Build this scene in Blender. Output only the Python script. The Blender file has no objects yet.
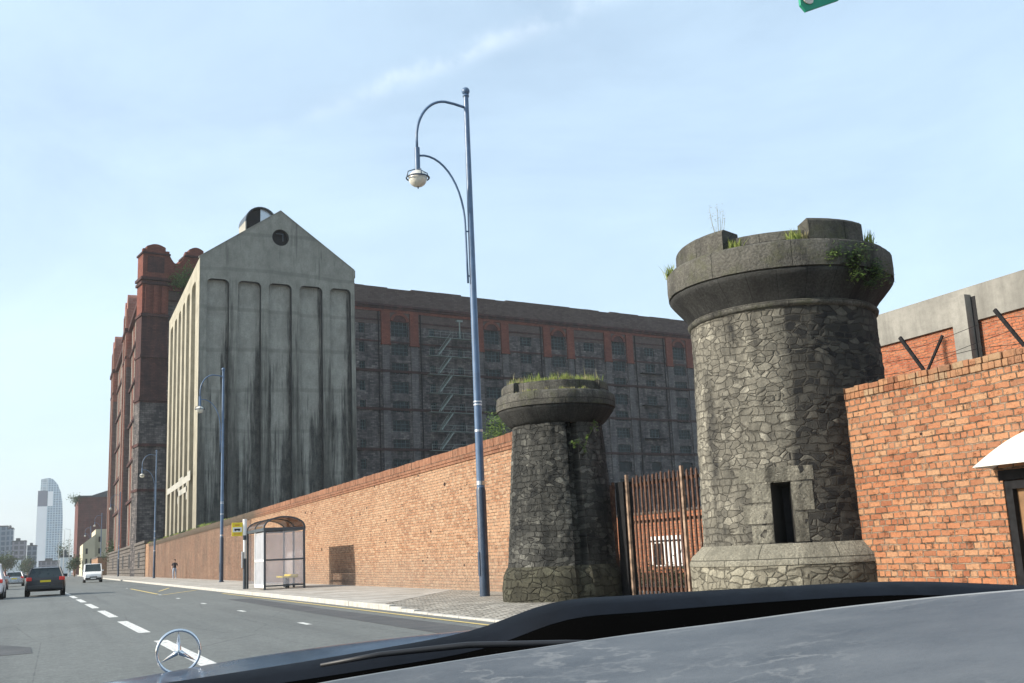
import bpy, math, random
from math import sin, cos, pi, radians, hypot, atan2, sqrt
from mathutils import Vector, Matrix
random.seed(7)
SC = bpy.context.scene
COL = SC.collection
CAM = Vector((0, 0, 1.18))

# ------------------------------------------------------------------ helpers
def tag(o, label=None, cat=None, group=None, kind=None):
    if label: o['label'] = label
    if cat: o['category'] = cat
    if group: o['group'] = group
    if kind: o['kind'] = kind
    return o

def thing(name, loc, label, cat, group=None, rz=0):
    o = bpy.data.objects.new(name, None); COL.objects.link(o)
    o.location = loc; o.rotation_euler = (0, 0, rz); o.empty_display_size = .3
    return tag(o, label, cat, group)

def dup(root, loc=None, rz=None, label=None, group=None):
    def rec(o, par):
        c = o.copy(); COL.objects.link(c); c.parent = par
        for ch in list(o.children): rec(ch, c)
        return c
    r = rec(root, root.parent)
    if loc is not None: r.location = loc
    if rz is not None: r.rotation_euler = (0, 0, rz)
    if label: r['label'] = label
    if group: r['group'] = group
    return r

class MB:
    def __init__(s, M=None):
        s.v = []; s.f = []; s.m = []; s.uv = []; s.M = M; s.has_uv = False
    def add(s, pts, faces, mi=0, uvs=None):
        b = len(s.v)
        for p in pts:
            p = Vector(p)
            if s.M is not None: p = s.M @ p
            s.v.append(p)
        for k, f in enumerate(faces):
            s.f.append([b + i for i in f]); s.m.append(mi)
            if uvs is not None: s.uv.append(uvs[k]); s.has_uv = True
            else: s.uv.append(None)
    def quad(s, a, b, c, d, mi=0): s.add([a, b, c, d], [(0, 1, 2, 3)], mi)
    def box(s, x0, x1, y0, y1, z0, z1, mi=0):
        s.add([(x0,y0,z0),(x1,y0,z0),(x1,y1,z0),(x0,y1,z0),(x0,y0,z1),(x1,y0,z1),(x1,y1,z1),(x0,y1,z1)],
              [(0,3,2,1),(4,5,6,7),(0,1,5,4),(1,2,6,5),(2,3,7,6),(3,0,4,7)], mi)
    def prism(s, poly, axis, a, b, mi=0):
        """poly: list of 2D points; extruded along axis ('x','y','z') from a to b"""
        def P(p, t):
            return {'x': (t, p[0], p[1]), 'y': (p[0], t, p[1]), 'z': (p[0], p[1], t)}[axis]
        n = len(poly)
        pts = [P(p, a) for p in poly] + [P(p, b) for p in poly]
        fs = [tuple(range(n)), tuple(range(2*n-1, n-1, -1))]
        for i in range(n):
            j = (i+1) % n; fs.append((i, j, n+j, n+i))
        s.add(pts, fs, mi)
    def tube(s, pts, r, seg=8, mi=0, caps=True):
        pts = [Vector(p) for p in pts]; n = len(pts)
        rs = r if isinstance(r, (list, tuple)) else [r]*n
        base = []; up = Vector((0, 0, 1)); prev = None
        out = []
        for i, p in enumerate(pts):
            t = (pts[min(i+1, n-1)] - pts[max(i-1, 0)]).normalized()
            if prev is None:
                a = t.cross(up)
                if a.length < .05: a = t.cross(Vector((0, 1, 0)))
                a.normalize()
            else:
                a = (prev - t*prev.dot(t)).normalized()
            prev = a; b = t.cross(a)
            for k in range(seg):
                q = 2*pi*k/seg
                out.append(p + (a*cos(q) + b*sin(q))*rs[i])
        fs = []
        for i in range(n-1):
            for k in range(seg):
                k2 = (k+1) % seg
                fs.append((i*seg+k, i*seg+k2, (i+1)*seg+k2, (i+1)*seg+k))
        if caps:
            fs.append(tuple(range(seg-1, -1, -1))); fs.append(tuple((n-1)*seg+k for k in range(seg)))
        s.add(out, fs, mi)
    def lathe(s, prof, seg=64, c=(0, 0, 0), a0=0, a1=2*pi, rf=None, skip=None, mi=0, uvr=None):
        """prof: [(r,z)]; rf(r,theta,z)->r ; skip(theta_mid,z_mid)->bool"""
        full = abs(a1-a0-2*pi) < 1e-6; nc = seg + 1
        pts = []
        for (r, z) in prof:
            for k in range(nc):
                th = a0 + (a1-a0)*k/seg
                rr = rf(r, th, z) if rf else r
                pts.append((c[0]+rr*cos(th), c[1]+rr*sin(th), c[2]+z))
        fs = []; uvs = []; L = [0]
        for i in range(1, len(prof)):
            L.append(L[-1] + hypot(prof[i][0]-prof[i-1][0], prof[i][1]-prof[i-1][1]))
        R = uvr or max(p[0] for p in prof)
        for i in range(len(prof)-1):
            for k in range(seg):
                tm = a0 + (a1-a0)*(k+.5)/seg; zm = (prof[i][1]+prof[i+1][1])/2
                if skip and skip(tm, zm): continue
                k2 = k+1
                t0 = (a0 + (a1-a0)*k/seg)*R; t1 = (a0 + (a1-a0)*(k+1)/seg)*R
                fs.append((i*nc+k, i*nc+k2, (i+1)*nc+k2, (i+1)*nc+k))
                v0, v1 = L[i]+prof[0][1], L[i+1]+prof[0][1]
                uvs.append([(t0, v0), (t1, v0), (t1, v1), (t0, v1)])
        s.add(pts, fs, mi, uvs)
    def sphere(s, c, r, seg=12, rings=8, mi=0, sc=(1, 1, 1)):
        pts = []; fs = []
        for i in range(rings+1):
            ph = pi*i/rings
            for k in range(seg):
                th = 2*pi*k/seg
                pts.append((c[0]+r*sc[0]*sin(ph)*cos(th), c[1]+r*sc[1]*sin(ph)*sin(th), c[2]+r*sc[2]*cos(ph)))
        for i in range(rings):
            for k in range(seg):
                k2 = (k+1) % seg
                fs.append((i*seg+k, (i+1)*seg+k, (i+1)*seg+k2, i*seg+k2))
        s.add(pts, fs, mi)
    def build(s, name, mats, parent=None, smooth=False, bevel=0, loc=None, rz=0, autosmooth=None):
        me = bpy.data.meshes.new(name)
        me.from_pydata([tuple(v) for v in s.v], [], s.f); 
        if not isinstance(mats, (list, tuple)): mats = [mats]
        for m in mats: me.materials.append(m)
        for p, mi in zip(me.polygons, s.m): p.material_index = mi
        if s.has_uv:
            ul = me.uv_layers.new(name='UVMap')
            for p, u in zip(me.polygons, s.uv):
                if u:
                    for li, q in zip(p.loop_indices, u): ul.data[li].uv = q
        import bmesh
        bm = bmesh.new(); bm.from_mesh(me)
        bmesh.ops.remove_doubles(bm, verts=bm.verts, dist=1e-5)
        bmesh.ops.recalc_face_normals(bm, faces=bm.faces)
        bm.to_mesh(me); bm.free()
        if smooth or autosmooth:
            for p in me.polygons: p.use_smooth = True
        if autosmooth:
            me.set_sharp_from_angle(angle=radians(autosmooth))
        o = bpy.data.objects.new(name, me); COL.objects.link(o)
        if parent: o.parent = parent
        if loc: o.location = loc
        if rz: o.rotation_euler = (0, 0, rz)
        if bevel:
            b = o.modifiers.new('bevel', 'BEVEL'); b.width = bevel; b.segments = 2; b.limit_method = 'ANGLE'
        return o

# ------------------------------------------------------------------ materials
class N:
    def __init__(s, name):
        s.m = bpy.data.materials.new(name); s.m.use_nodes = True
        s.t = s.m.node_tree; s.b = s.t.nodes['Principled BSDF']; s.o = s.t.nodes['Material Output']
    def n(s, typ, **kw):
        x = s.t.nodes.new(typ)
        for k, v in kw.items():
            if k.startswith('i_'):
                key = k[2:]; key = int(key) if key.isdigit() else key.replace('_', ' ')
                inp = x.inputs[key]
                if hasattr(v, 'is_output') or isinstance(v, bpy.types.NodeSocket): s.t.links.new(v, inp)
                else: inp.default_value = v
            else: setattr(x, k, v)
        return x
    def l(s, a, b): s.t.links.new(a, b)
    def val(s, op, a, b=None, clamp=False):
        x = s.n('ShaderNodeMath', operation=op, use_clamp=clamp)
        for i, q in enumerate([a, b]):
            if q is None: continue
            if isinstance(q, (int, float)): x.inputs[i].default_value = q
            else: s.l(q, x.inputs[i])
        return x.outputs[0]
    def mix(s, f, a, b, mode='MIX'):
        x = s.n('ShaderNodeMix', data_type='RGBA', blend_type=mode)
        for inp, q in ((x.inputs[0], f), (x.inputs[6], a), (x.inputs[7], b)):
            if isinstance(q, (int, float)): inp.default_value = q
            elif isinstance(q, (tuple, list)): inp.default_value = (*q[:3], 1)
            else: s.l(q, inp)
        return x.outputs[2]
    def ramp(s, f, stops, interp='LINEAR'):
        x = s.n('ShaderNodeValToRGB'); s.l(f, x.inputs[0]); cr = x.color_ramp; cr.interpolation = interp
        while len(cr.elements) < len(stops): cr.elements.new(.5)
        for e, (p, c) in zip(cr.elements, stops):
            e.position = p
            if isinstance(c, (int, float)): c = (c, c, c)
            e.color = (*c[:3], 1)
        return x.outputs[0]
    def noise(s, vec, scale, detail=5, rough=.6, out=0):
        x = s.n('ShaderNodeTexNoise'); x.inputs['Scale'].default_value = scale
        x.inputs['Detail'].default_value = detail; x.inputs['Roughness'].default_value = rough
        if vec is not None: s.l(vec, x.inputs['Vector'])
        return x.outputs[out]
    def scale(s, vec, sc):
        x = s.n('ShaderNodeMapping'); s.l(vec, x.inputs[0]); x.inputs['Scale'].default_value = sc
        return x.outputs[0]
    def bump(s, h, strength=.5, dist=.02, chain=None):
        x = s.n('ShaderNodeBump'); s.l(h, x.inputs['Height']); x.inputs['Strength'].default_value = strength
        x.inputs['Distance'].default_value = dist
        if chain is not None: s.l(chain, x.inputs['Normal'])
        return x.outputs[0]
    def coord(s): return s.n('ShaderNodeTexCoord').outputs['Object']
    def uv(s): return s.n('ShaderNodeTexCoord').outputs['UV']
    def wall(s):
        """object coordinates turned so that (x,y) lies in any vertical wall"""
        c = s.coord(); sp = s.n('ShaderNodeSeparateXYZ'); s.l(c, sp.inputs[0])
        nn = s.n('ShaderNodeTexCoord').outputs['Normal']; sn = s.n('ShaderNodeSeparateXYZ'); s.l(nn, sn.inputs[0])
        k = s.val('GREATER_THAN', s.val('ABSOLUTE', sn.outputs[0]), .6)
        a = s.n('ShaderNodeMix', data_type='FLOAT'); s.l(k, a.inputs[0]); s.l(sp.outputs[0], a.inputs[2]); s.l(sp.outputs[1], a.inputs[3])
        cb = s.n('ShaderNodeCombineXYZ'); s.l(a.outputs[0], cb.inputs[0]); s.l(sp.outputs[2], cb.inputs[1])
        return cb.outputs[0]
    def done(s, col=None, rough=.9, nrm=None, spec=.3, metal=0):
        if col is not None:
            if isinstance(col, (tuple, list)): s.b.inputs['Base Color'].default_value = (*col[:3], 1)
            else: s.l(col, s.b.inputs['Base Color'])
        if isinstance(rough, (int, float)): s.b.inputs['Roughness'].default_value = rough
        else: s.l(rough, s.b.inputs['Roughness'])
        s.b.inputs['Specular IOR Level'].default_value = spec; s.b.inputs['Metallic'].default_value = metal
        if nrm is not None: s.l(nrm, s.b.inputs['Normal'])
        return s.m

def plain(name, col, rough=.6, var=.15, sc=6, metal=0, spec=.4, bump=0):
    k = N(name); c = k.coord(); n = k.noise(c, sc, 6)
    col2 = k.mix(k.ramp(n, [(.3, 0), (.7, 1)]), tuple(x*(1-var) for x in col), tuple(min(1, x*(1+var)) for x in col))
    nr = k.bump(n, bump, .01) if bump else None
    r = k.ramp(k.noise(c, sc*2.3, 4), [(.3, max(.02, rough-.08)), (.7, min(1, rough+.08))])
    return k.done(col2, r, nr, spec, metal)

def brick(name, cols, mortar, bw=.27, rh=.092, ms=.012, soot=0, sootcol=(.05,.045,.045), pits=0, bumpk=.8, var=.6, lowz=None, ramp_y=None, course=False, foot=0):
    k = N(name); w = k.wall()
    # hand-laid irregularity
    nz = k.n('ShaderNodeTexNoise'); k.l(w, nz.inputs['Vector']); nz.inputs['Scale'].default_value = 1.3; nz.inputs['Detail'].default_value = 4
    off = k.n('ShaderNodeVectorMath', operation='SUBTRACT'); k.l(nz.outputs['Color'], off.inputs[0]); off.inputs[1].default_value = (.5, .5, .5)
    of2 = k.n('ShaderNodeVectorMath', operation='SCALE'); k.l(off.outputs[0], of2.inputs[0]); of2.inputs['Scale'].default_value = .035
    wv = k.n('ShaderNodeVectorMath', operation='ADD'); k.l(w, wv.inputs[0]); k.l(of2.outputs[0], wv.inputs[1]); wv = wv.outputs[0]
    nz2 = k.n('ShaderNodeTexNoise'); k.l(w, nz2.inputs['Vector']); nz2.inputs['Scale'].default_value = 11; nz2.inputs['Detail'].default_value = 3
    of3 = k.n('ShaderNodeVectorMath', operation='SUBTRACT'); k.l(nz2.outputs['Color'], of3.inputs[0]); of3.inputs[1].default_value = (.5, .5, .5)
    of4 = k.n('ShaderNodeVectorMath', operation='SCALE'); k.l(of3.outputs[0], of4.inputs[0]); of4.inputs['Scale'].default_value = .03
    wq = k.n('ShaderNodeVectorMath', operation='ADD'); k.l(wv, wq.inputs[0]); k.l(of4.outputs[0], wq.inputs[1]); wv = wq.outputs[0]
    def tex(width, off=.5):
        b = k.n('ShaderNodeTexBrick'); k.l(wv, b.inputs['Vector']); b.inputs['Scale'].default_value = 1
        b.inputs['Brick Width'].default_value = width; b.inputs['Row Height'].default_value = rh
        b.inputs['Mortar Size'].default_value = ms; b.inputs['Mortar Smooth'].default_value = .35; b.inputs['Bias'].default_value = 0
        b.inputs['Color1'].default_value = (0, 0, 0, 1); b.inputs['Color2'].default_value = (1, 1, 1, 1); b.inputs['Mortar'].default_value = (.5, .5, .5, 1)
        b.offset = off
        return b
    b1 = tex(bw)
    fac = b1.outputs['Fac']; rnd = b1.outputs['Color']
    if course:   # every fourth course is laid as headers
        b2 = tex(bw/2)
        sp = k.n('ShaderNodeSeparateXYZ'); k.l(wv, sp.inputs[0])
        row = k.val('FLOOR', k.val('DIVIDE', sp.outputs[1], rh)); md = k.val('LESS_THAN', k.val('ABSOLUTE', k.val('SUBTRACT', k.val('FLOORED_MODULO', row, 4), 2)), .5)
        fm = k.n('ShaderNodeMix', data_type='FLOAT'); k.l(md, fm.inputs[0]); k.l(fac, fm.inputs[2]); k.l(b2.outputs['Fac'], fm.inputs[3]); fac = fm.outputs[0]
        rnd = k.mix(md, rnd, b2.outputs['Color'])
    n = len(cols); br = k.ramp(rnd, [(i/(n-1) if n > 1 else 0, c) for i, c in enumerate(cols)])
    fine = k.noise(w, 22, 5, .7); br = k.mix(k.ramp(fine, [(.3, .0), (.75, .5)]), br, tuple(c*.45 for c in cols[0]))
    big = k.noise(w, .55, 5, .65); br = k.mix(k.val('MULTIPLY', k.ramp(big, [(.38, 0), (.7, 1)]), .35), br, cols[-1])
    rep = k.ramp(k.noise(k.scale(w, (.6, 1.1, 1)), .35, 4, .55), [(.50, 0), (.56, 1)]); br = k.mix(k.val('MULTIPLY', rep, .22), br, cols[-1])
    smear = k.ramp(k.noise(w, 3.1, 4, .65), [(.52, 0), (.7, 1)])
    mfac = k.val('MAXIMUM', fac, k.val('MULTIPLY', smear, .42))
    mort = k.mix(k.ramp(k.noise(w, 5, 6, .75), [(.42, 0), (.58, 1)]), mortar, tuple(c*.28 for c in mortar))
    col = k.mix(mfac, br, mort)
    spall = k.ramp(k.noise(w, 6.5, 5, .7), [(.58, 0), (.70, 1)]); col = k.mix(k.val('MULTIPLY', spall, .38), col, tuple(c*.38 for c in cols[1]))
    h = k.val('SUBTRACT', 1, fac); h = k.val('ADD', h, k.val('MULTIPLY', fine, .6)); h = k.val('SUBTRACT', h, k.val('MULTIPLY', spall, .6)); h = k.val('ADD', h, k.val('MULTIPLY', k.n('ShaderNodeSeparateColor', i_0=rnd).outputs[0], .5))
    if pits:
        vo = k.n('ShaderNodeTexVoronoi'); k.l(k.scale(w, (1, 1.6, 1)), vo.inputs['Vector']); vo.inputs['Scale'].default_value = 1.5
        rr = k.val('MULTIPLY', k.noise(w, .9, 2), pits); pn = k.val('MULTIPLY', k.val('SUBTRACT', k.noise(w, 9, 4), .5), .12)
        pit = k.val('LESS_THAN', k.val('ADD', vo.outputs['Distance'], pn), k.val('SUBTRACT', rr, pits*.40))
        col = k.mix(pit, col, (.035, .022, .018)); h = k.val('SUBTRACT', h, k.val('MULTIPLY', pit, 2))
    if soot:
        st = k.noise(k.scale(w, (.7, .16, 1)), 1.2, 6, .65)
        col = k.mix(k.val('MULTIPLY', k.ramp(st, [(.35, 0), (.68, 1)]), soot), col, sootcol)
    if ramp_y:   # grime of its own along one stretch (object y from a to b) and along the top
        sp = k.n('ShaderNodeSeparateXYZ'); k.l(k.coord(), sp.inputs[0])
        a, b, zt = ramp_y
        mr = k.n('ShaderNodeMapRange'); k.l(sp.outputs[1], mr.inputs[0]); mr.inputs[1].default_value = a; mr.inputs[2].default_value = b
        mz = k.n('ShaderNodeMapRange'); k.l(sp.outputs[2], mz.inputs[0]); mz.inputs[1].default_value = zt-.55; mz.inputs[2].default_value = zt+.15
        g = k.noise(w, .8, 6, .7)
        top = k.val('MULTIPLY', mr.outputs[0], k.val('ADD', mz.outputs[0], k.val('MULTIPLY', k.ramp(g, [(.4, 0), (.75, 1)]), .55)), True)
        col = k.mix(k.val('MULTIPLY', top, .85), col, (.075, .07, .055))
    if foot:
        sz = k.n('ShaderNodeSeparateXYZ'); k.l(k.coord(), sz.inputs[0]); mf = k.n('ShaderNodeMapRange'); k.l(k.val('ADD', sz.outputs[2], k.val('MULTIPLY', k.noise(w, .7, 6, .7), 1.4)), mf.inputs[0])
        mf.inputs[1].default_value = foot+.7; mf.inputs[2].default_value = .6; col = k.mix(k.val('MULTIPLY', mf.outputs[0], .6), col, (.2,.165,.135))
    nr = k.bump(h, bumpk, .03)
    return k.done(col, .92, nr, .15)

def rubble(name, light, mid, dark, sc=(3.2, 4.6), soot=.75, joint=(.035,.033,.03), thr=(.42, .6), bumpk=1.0, uv=True, jw=.03, side=None):
    """random rubble masonry in two stone sizes; UV in metres"""
    k = N(name); w = k.uv() if uv else k.wall()
    nz = k.n('ShaderNodeTexNoise'); k.l(w, nz.inputs['Vector']); nz.inputs['Scale'].default_value = 4.5; nz.inputs['Detail'].default_value = 5
    off = k.n('ShaderNodeVectorMath', operation='SUBTRACT'); k.l(nz.outputs['Color'], off.inputs[0]); off.inputs[1].default_value = (.5, .5, .5)
    of2 = k.n('ShaderNodeVectorMath', operation='SCALE'); k.l(off.outputs[0], of2.inputs[0]); of2.inputs['Scale'].default_value = .09
    wv = k.n('ShaderNodeVectorMath', operation='ADD'); k.l(w, wv.inputs[0]); k.l(of2.outputs[0], wv.inputs[1])
    def cells(m, my):
        ws = k.scale(wv.outputs[0], (sc[0]*m, sc[1]*my, 0))
        v1 = k.n('ShaderNodeTexVoronoi', feature='DISTANCE_TO_EDGE'); k.l(ws, v1.inputs['Vector']); v1.inputs['Scale'].default_value = 1; v1.inputs['Randomness'].default_value = .8
        v2 = k.n('ShaderNodeTexVoronoi', feature='F1'); k.l(ws, v2.inputs['Vector']); v2.inputs['Scale'].default_value = 1; v2.inputs['Randomness'].default_value = .8
        return k.val('DIVIDE', v1.outputs['Distance'], m), v2.outputs['Color']
    dB, cB = cells(1.15, 1.2)
    nzb = k.n('ShaderNodeTexNoise'); k.l(w, nzb.inputs['Vector']); nzb.inputs['Scale'].default_value = 2.2; nzb.inputs['Detail'].default_value = 3
    ob = k.n('ShaderNodeVectorMath', operation='SUBTRACT'); k.l(nzb.outputs['Color'], ob.inputs[0]); ob.inputs[1].default_value = (.5, .5, .5)
    oc = k.n('ShaderNodeVectorMath', operation='MULTIPLY'); k.l(ob.outputs[0], oc.inputs[0]); oc.inputs[1].default_value = (.5, .22, 0)
    od = k.n('ShaderNodeVectorMath', operation='ADD'); k.l(wv.outputs[0], od.inputs[0]); k.l(oc.outputs[0], od.inputs[1])
    bk = k.n('ShaderNodeTexBrick'); k.l(od.outputs[0], bk.inputs['Vector']); bk.inputs['Scale'].default_value = 1; bk.offset = .37; bk.squash = .6; bk.squash_frequency = 3
    bk.inputs['Brick Width'].default_value = 1.15/sc[0]; bk.inputs['Row Height'].default_value = 1.1/sc[1]; bk.inputs['Mortar Size'].default_value = .02; bk.inputs['Mortar Smooth'].default_value = .9
    bk.inputs['Color1'].default_value = (0, 0, 0, 1); bk.inputs['Color2'].default_value = (1, 1, 1, 1); bk.inputs['Mortar'].default_value = (.5, .5, .5, 1)
    wnz = k.n('ShaderNodeTexWhiteNoise', noise_dimensions='1D'); sbk = k.n('ShaderNodeSeparateColor'); k.l(bk.outputs['Color'], sbk.inputs[0]); k.l(k.val('MULTIPLY', sbk.outputs[0], 37.7), wnz.inputs['W'])
    cA = k.mix(.65, bk.outputs['Color'], wnz.outputs['Color']); dA = k.val('MULTIPLY', k.val('SUBTRACT', 1, bk.outputs['Fac']), jw*2.5)
    sel = k.val('GREATER_THAN', k.noise(k.scale(w, (.8, 1.6, 1)), 1.7, 2, .5), .5)
    fm = k.n('ShaderNodeMix', data_type='FLOAT'); k.l(sel, fm.inputs[0]); k.l(dA, fm.inputs[2]); k.l(dB, fm.inputs[3]); dist = fm.outputs[0]
    cc = k.mix(sel, cA, cB); sep = k.n('ShaderNodeSeparateColor'); k.l(cc, sep.inputs[0])
    stone = k.ramp(sep.outputs[0], [(0, tuple(c*.75 for c in mid)), (.45, mid), (.8, light), (1, tuple(c*1.25 for c in light))])
    fine = k.noise(w, 34, 7, .8); stone = k.mix(k.val('MULTIPLY', k.ramp(fine, [(.36, 0), (.6, 1)]), .7), stone, tuple(c*.45 for c in mid))
    med = k.noise(w, 7, 6, .7); stone = k.mix(k.val('MULTIPLY', k.ramp(med, [(.45, 0), (.65, 1)]), .5), stone, tuple(c*.5 for c in mid))
    so = k.val('ADD', k.val('MULTIPLY', k.noise(k.scale(w, (2.0, .22, 1)), .9, 8, .62), .65), k.val('MULTIPLY', k.noise(w, 1.3, 7, .7), .35))
    if side:   # soot deepened on the side away from the sun, painting in its shade
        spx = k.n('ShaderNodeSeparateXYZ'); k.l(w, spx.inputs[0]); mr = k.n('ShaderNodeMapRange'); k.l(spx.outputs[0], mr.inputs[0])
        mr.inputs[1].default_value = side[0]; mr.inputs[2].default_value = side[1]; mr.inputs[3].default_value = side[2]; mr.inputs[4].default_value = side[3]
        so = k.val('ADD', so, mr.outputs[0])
    sm = k.val('MULTIPLY', k.ramp(so, [(thr[0], 0), (thr[1], 1)]), soot)
    sm = k.val('MULTIPLY', sm, k.val('ADD', .68, k.val('MULTIPLY', sep.outputs[1], .45)), True)
    stone = k.mix(sm, stone, dark)
    edge = k.ramp(dist, [(0, .6), (jw, .4), (jw*2.0, 0)])
    col = k.mix(k.val('MULTIPLY', edge, k.val('ADD', .35, k.ramp(k.noise(w, 3, 3), [(.35, 0), (.65, .65)]))), stone, joint)
    h = k.val('ADD', k.ramp(dist, [(0, 0), (jw*1.0, .6), (jw*2.4, 1)]), k.val('MULTIPLY', fine, .55))
    h = k.val('ADD', h, k.val('ADD', k.val('MULTIPLY', sep.outputs[2], .3), k.val('MULTIPLY', med, .6)))
    return k.done(col, .93, k.bump(h, bumpk*.75, .04), .12)

def ashlar(name, base, dark, soot=.6, sw=1.1, sh=.5, bumpk=.6, joint=.012, uv=True, thr=(.42,.66), scale=.7, moss=None):
    k = N(name); w = k.uv() if uv else k.wall()
    b = k.n('ShaderNodeTexBrick'); k.l(w, b.inputs['Vector']); b.inputs['Scale'].default_value = 1
    b.inputs['Brick Width'].default_value = sw; b.inputs['Row Height'].default_value = sh; b.inputs['Mortar Size'].default_value = joint
    b.inputs['Color1'].default_value = (0, 0, 0, 1); b.inputs['Color2'].default_value = (1, 1, 1, 1); b.inputs['Mortar'].default_value = (.5, .5, .5, 1)
    c = k.mix(b.outputs['Color'], tuple(x*.85 for x in base), tuple(x*1.12 for x in base))
    fine = k.noise(w, 24, 7, .75); c = k.mix(k.val('MULTIPLY', k.ramp(fine, [(.38, 0), (.62, 1)]), .75), c, tuple(x*.35 for x in base)); md = k.noise(w, 6, 6, .7); c = k.mix(k.val('MULTIPLY', k.ramp(md, [(.42, 0), (.66, 1)]), .55), c, tuple(x*.45 for x in base))
    so = k.noise(k.scale(w, (2.2, .6, 1)), scale, 7, .7)
    c = k.mix(k.val('MULTIPLY', k.ramp(so, [(thr[0], 0), (thr[1], 1)]), soot), c, dark)
    if moss: c = k.mix(k.val('MULTIPLY', k.ramp(k.noise(w, 2.2, 6, .7), [(.5, 0), (.68, 1)]), .6), c, moss)
    c = k.mix(k.val('MULTIPLY', b.outputs['Fac'], .8), c, tuple(x*.5 for x in dark))
    h = k.val('ADD', k.val('ADD', k.val('MULTIPLY', fine, .8), md), k.val('SUBTRACT', 1, b.outputs['Fac']))
    return k.done(c, .93, k.bump(h, bumpk, .04), .12)

M = {}
M['wall_brick'] = brick('salmon boundary brick', [(.25,.12,.068), (.35,.18,.10), (.41,.23,.135), (.46,.30,.19)], (.33,.25,.175), ms=.012, pits=.6, course=True, ramp_y=(30, 75, 4.2), bumpk=.8, foot=1.5)
M['grimy_brick'] = brick('grimy boundary brick', [(.16,.075,.05), (.24,.12,.075), (.30,.165,.11), (.34,.22,.15)], (.21,.16,.12), ms=.012, pits=.3, course=True, soot=.55, sootcol=(.07,.055,.045), ramp_y=(20, 40, 4.3))
M['soldier'] = brick('coping brick', [(.22,.095,.055), (.32,.145,.085), (.40,.2,.12)], (.17,.12,.085), bw=.1, rh=.26, ms=.012, soot=.3, sootcol=(.08,.05,.035), ramp_y=(40, 46, 3.6))
M['near_brick'] = brick('weathered orange brick', [(.26,.095,.05), (.37,.145,.072), (.44,.185,.09), (.43,.25,.14)], (.26,.19,.135), bw=.25, rh=.094, ms=.012, pits=.25, course=True, bumpk=1.1)
M['near_cope'] = brick('worn coping header brick', [(.20,.075,.04), (.33,.13,.065), (.42,.19,.09), (.36,.25,.15)], (.2,.15,.1), bw=.21, rh=.2, ms=.002, soot=.4, sootcol=(.09,.07,.05))
M['far_brick'] = brick('flat orange brick', [(.30,.09,.048), (.38,.13,.065), (.43,.17,.085)], (.32,.21,.15), bw=.24, rh=.085, ms=.01)
M['yard_brick'] = brick('yard brick', [(.36,.12,.06), (.46,.17,.085), (.5,.22,.12)], (.32,.22,.15), bw=.27, rh=.1, ms=.014, soot=.2)
M['soot_brick'] = brick('soot grey brick', [(.035,.034,.038), (.08,.074,.074), (.16,.145,.138), (.27,.24,.22)], (.12,.11,.11), bw=.7, rh=.3, ms=.03, soot=.9, sootcol=(.018,.017,.02), bumpk=.6)
M['grey_brick'] = brick('washed grey brick', [(.09,.083,.083), (.15,.14,.135), (.22,.20,.19)], (.12,.115,.11), bw=.9, rh=.32, ms=.03, soot=.6, sootcol=(.02,.02,.023), bumpk=.5)
M['plum_brick'] = brick('plum brick', [(.06,.028,.026), (.09,.04,.035), (.13,.06,.052)], (.06,.035,.032), bw=.6, rh=.25, ms=.02, soot=.75, sootcol=(.02,.016,.018), bumpk=.4)
M['red_brick'] = brick('red terracotta brick', [(.15,.045,.03), (.21,.065,.042), (.25,.09,.06)], (.12,.05,.04), bw=.6, rh=.25, ms=.02, soot=.55, sootcol=(.07,.032,.03), bumpk=.4)
M['plum_dark'] = brick('dark plum string brick', [(.035,.018,.017), (.055,.026,.024), (.08,.04,.035)], (.04,.025,.023), bw=.6, rh=.25, ms=.02, soot=.5, sootcol=(.015,.012,.013), bumpk=.4)
M['parapet_brick'] = brick('grey parapet brick', [(.075,.05,.047), (.11,.08,.072), (.14,.11,.095)], (.08,.06,.055), bw=.8, rh=.3, ms=.02, soot=.5, sootcol=(.07,.05,.045), bumpk=.4)
M['street_red'] = brick('street side red brick', [(.3,.1,.07), (.36,.14,.1), (.4,.2,.15)], (.22,.13,.1), bw=.8, rh=.3, ms=.02, soot=.5, sootcol=(.12,.08,.07), bumpk=.3)
M['street_grey'] = brick('street side grey pink brick', [(.14,.10,.095), (.2,.15,.14), (.26,.2,.18)], (.14,.11,.1), bw=.8, rh=.3, ms=.02, soot=.6, sootcol=(.06,.05,.05), bumpk=.3)
M['pale_stone'] = ashlar('pale dressed stone', (.42,.36,.31), (.16,.13,.12), .4, 1.2, .6, uv=False)
M['rust_stone'] = ashlar('sooty plinth stone', (.21,.185,.165), (.06,.055,.05), .6, 1.8, .55, uv=False, joint=.05, bumpk=1.2)
M['far_red'] = brick('distant dark red brick', [(.12,.045,.04), (.15,.06,.05), (.18,.07,.06)], (.12,.06,.05), bw=2, rh=.8, ms=.05, soot=.4)
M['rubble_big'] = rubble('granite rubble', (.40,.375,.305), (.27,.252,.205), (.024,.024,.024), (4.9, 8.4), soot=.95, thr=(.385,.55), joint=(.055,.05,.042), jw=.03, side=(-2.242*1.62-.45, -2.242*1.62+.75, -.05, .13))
M['rubble_dark'] = rubble('sooty granite rubble', (.29,.285,.25), (.13,.128,.115), (.018,.019,.019), (4.8, 8.2), soot=.93, thr=(.37,.56), jw=.028, joint=(.012,.012,.012))
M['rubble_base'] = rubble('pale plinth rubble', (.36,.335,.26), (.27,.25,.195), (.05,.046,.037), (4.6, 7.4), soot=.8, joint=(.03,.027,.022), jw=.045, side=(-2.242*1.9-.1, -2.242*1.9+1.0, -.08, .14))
M['granite_cap'] = ashlar('sooty granite cap', (.17,.162,.14), (.022,.022,.022), .9, 1.35, .5, bumpk=.9, joint=.006, moss=(.09,.095,.05))
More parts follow.
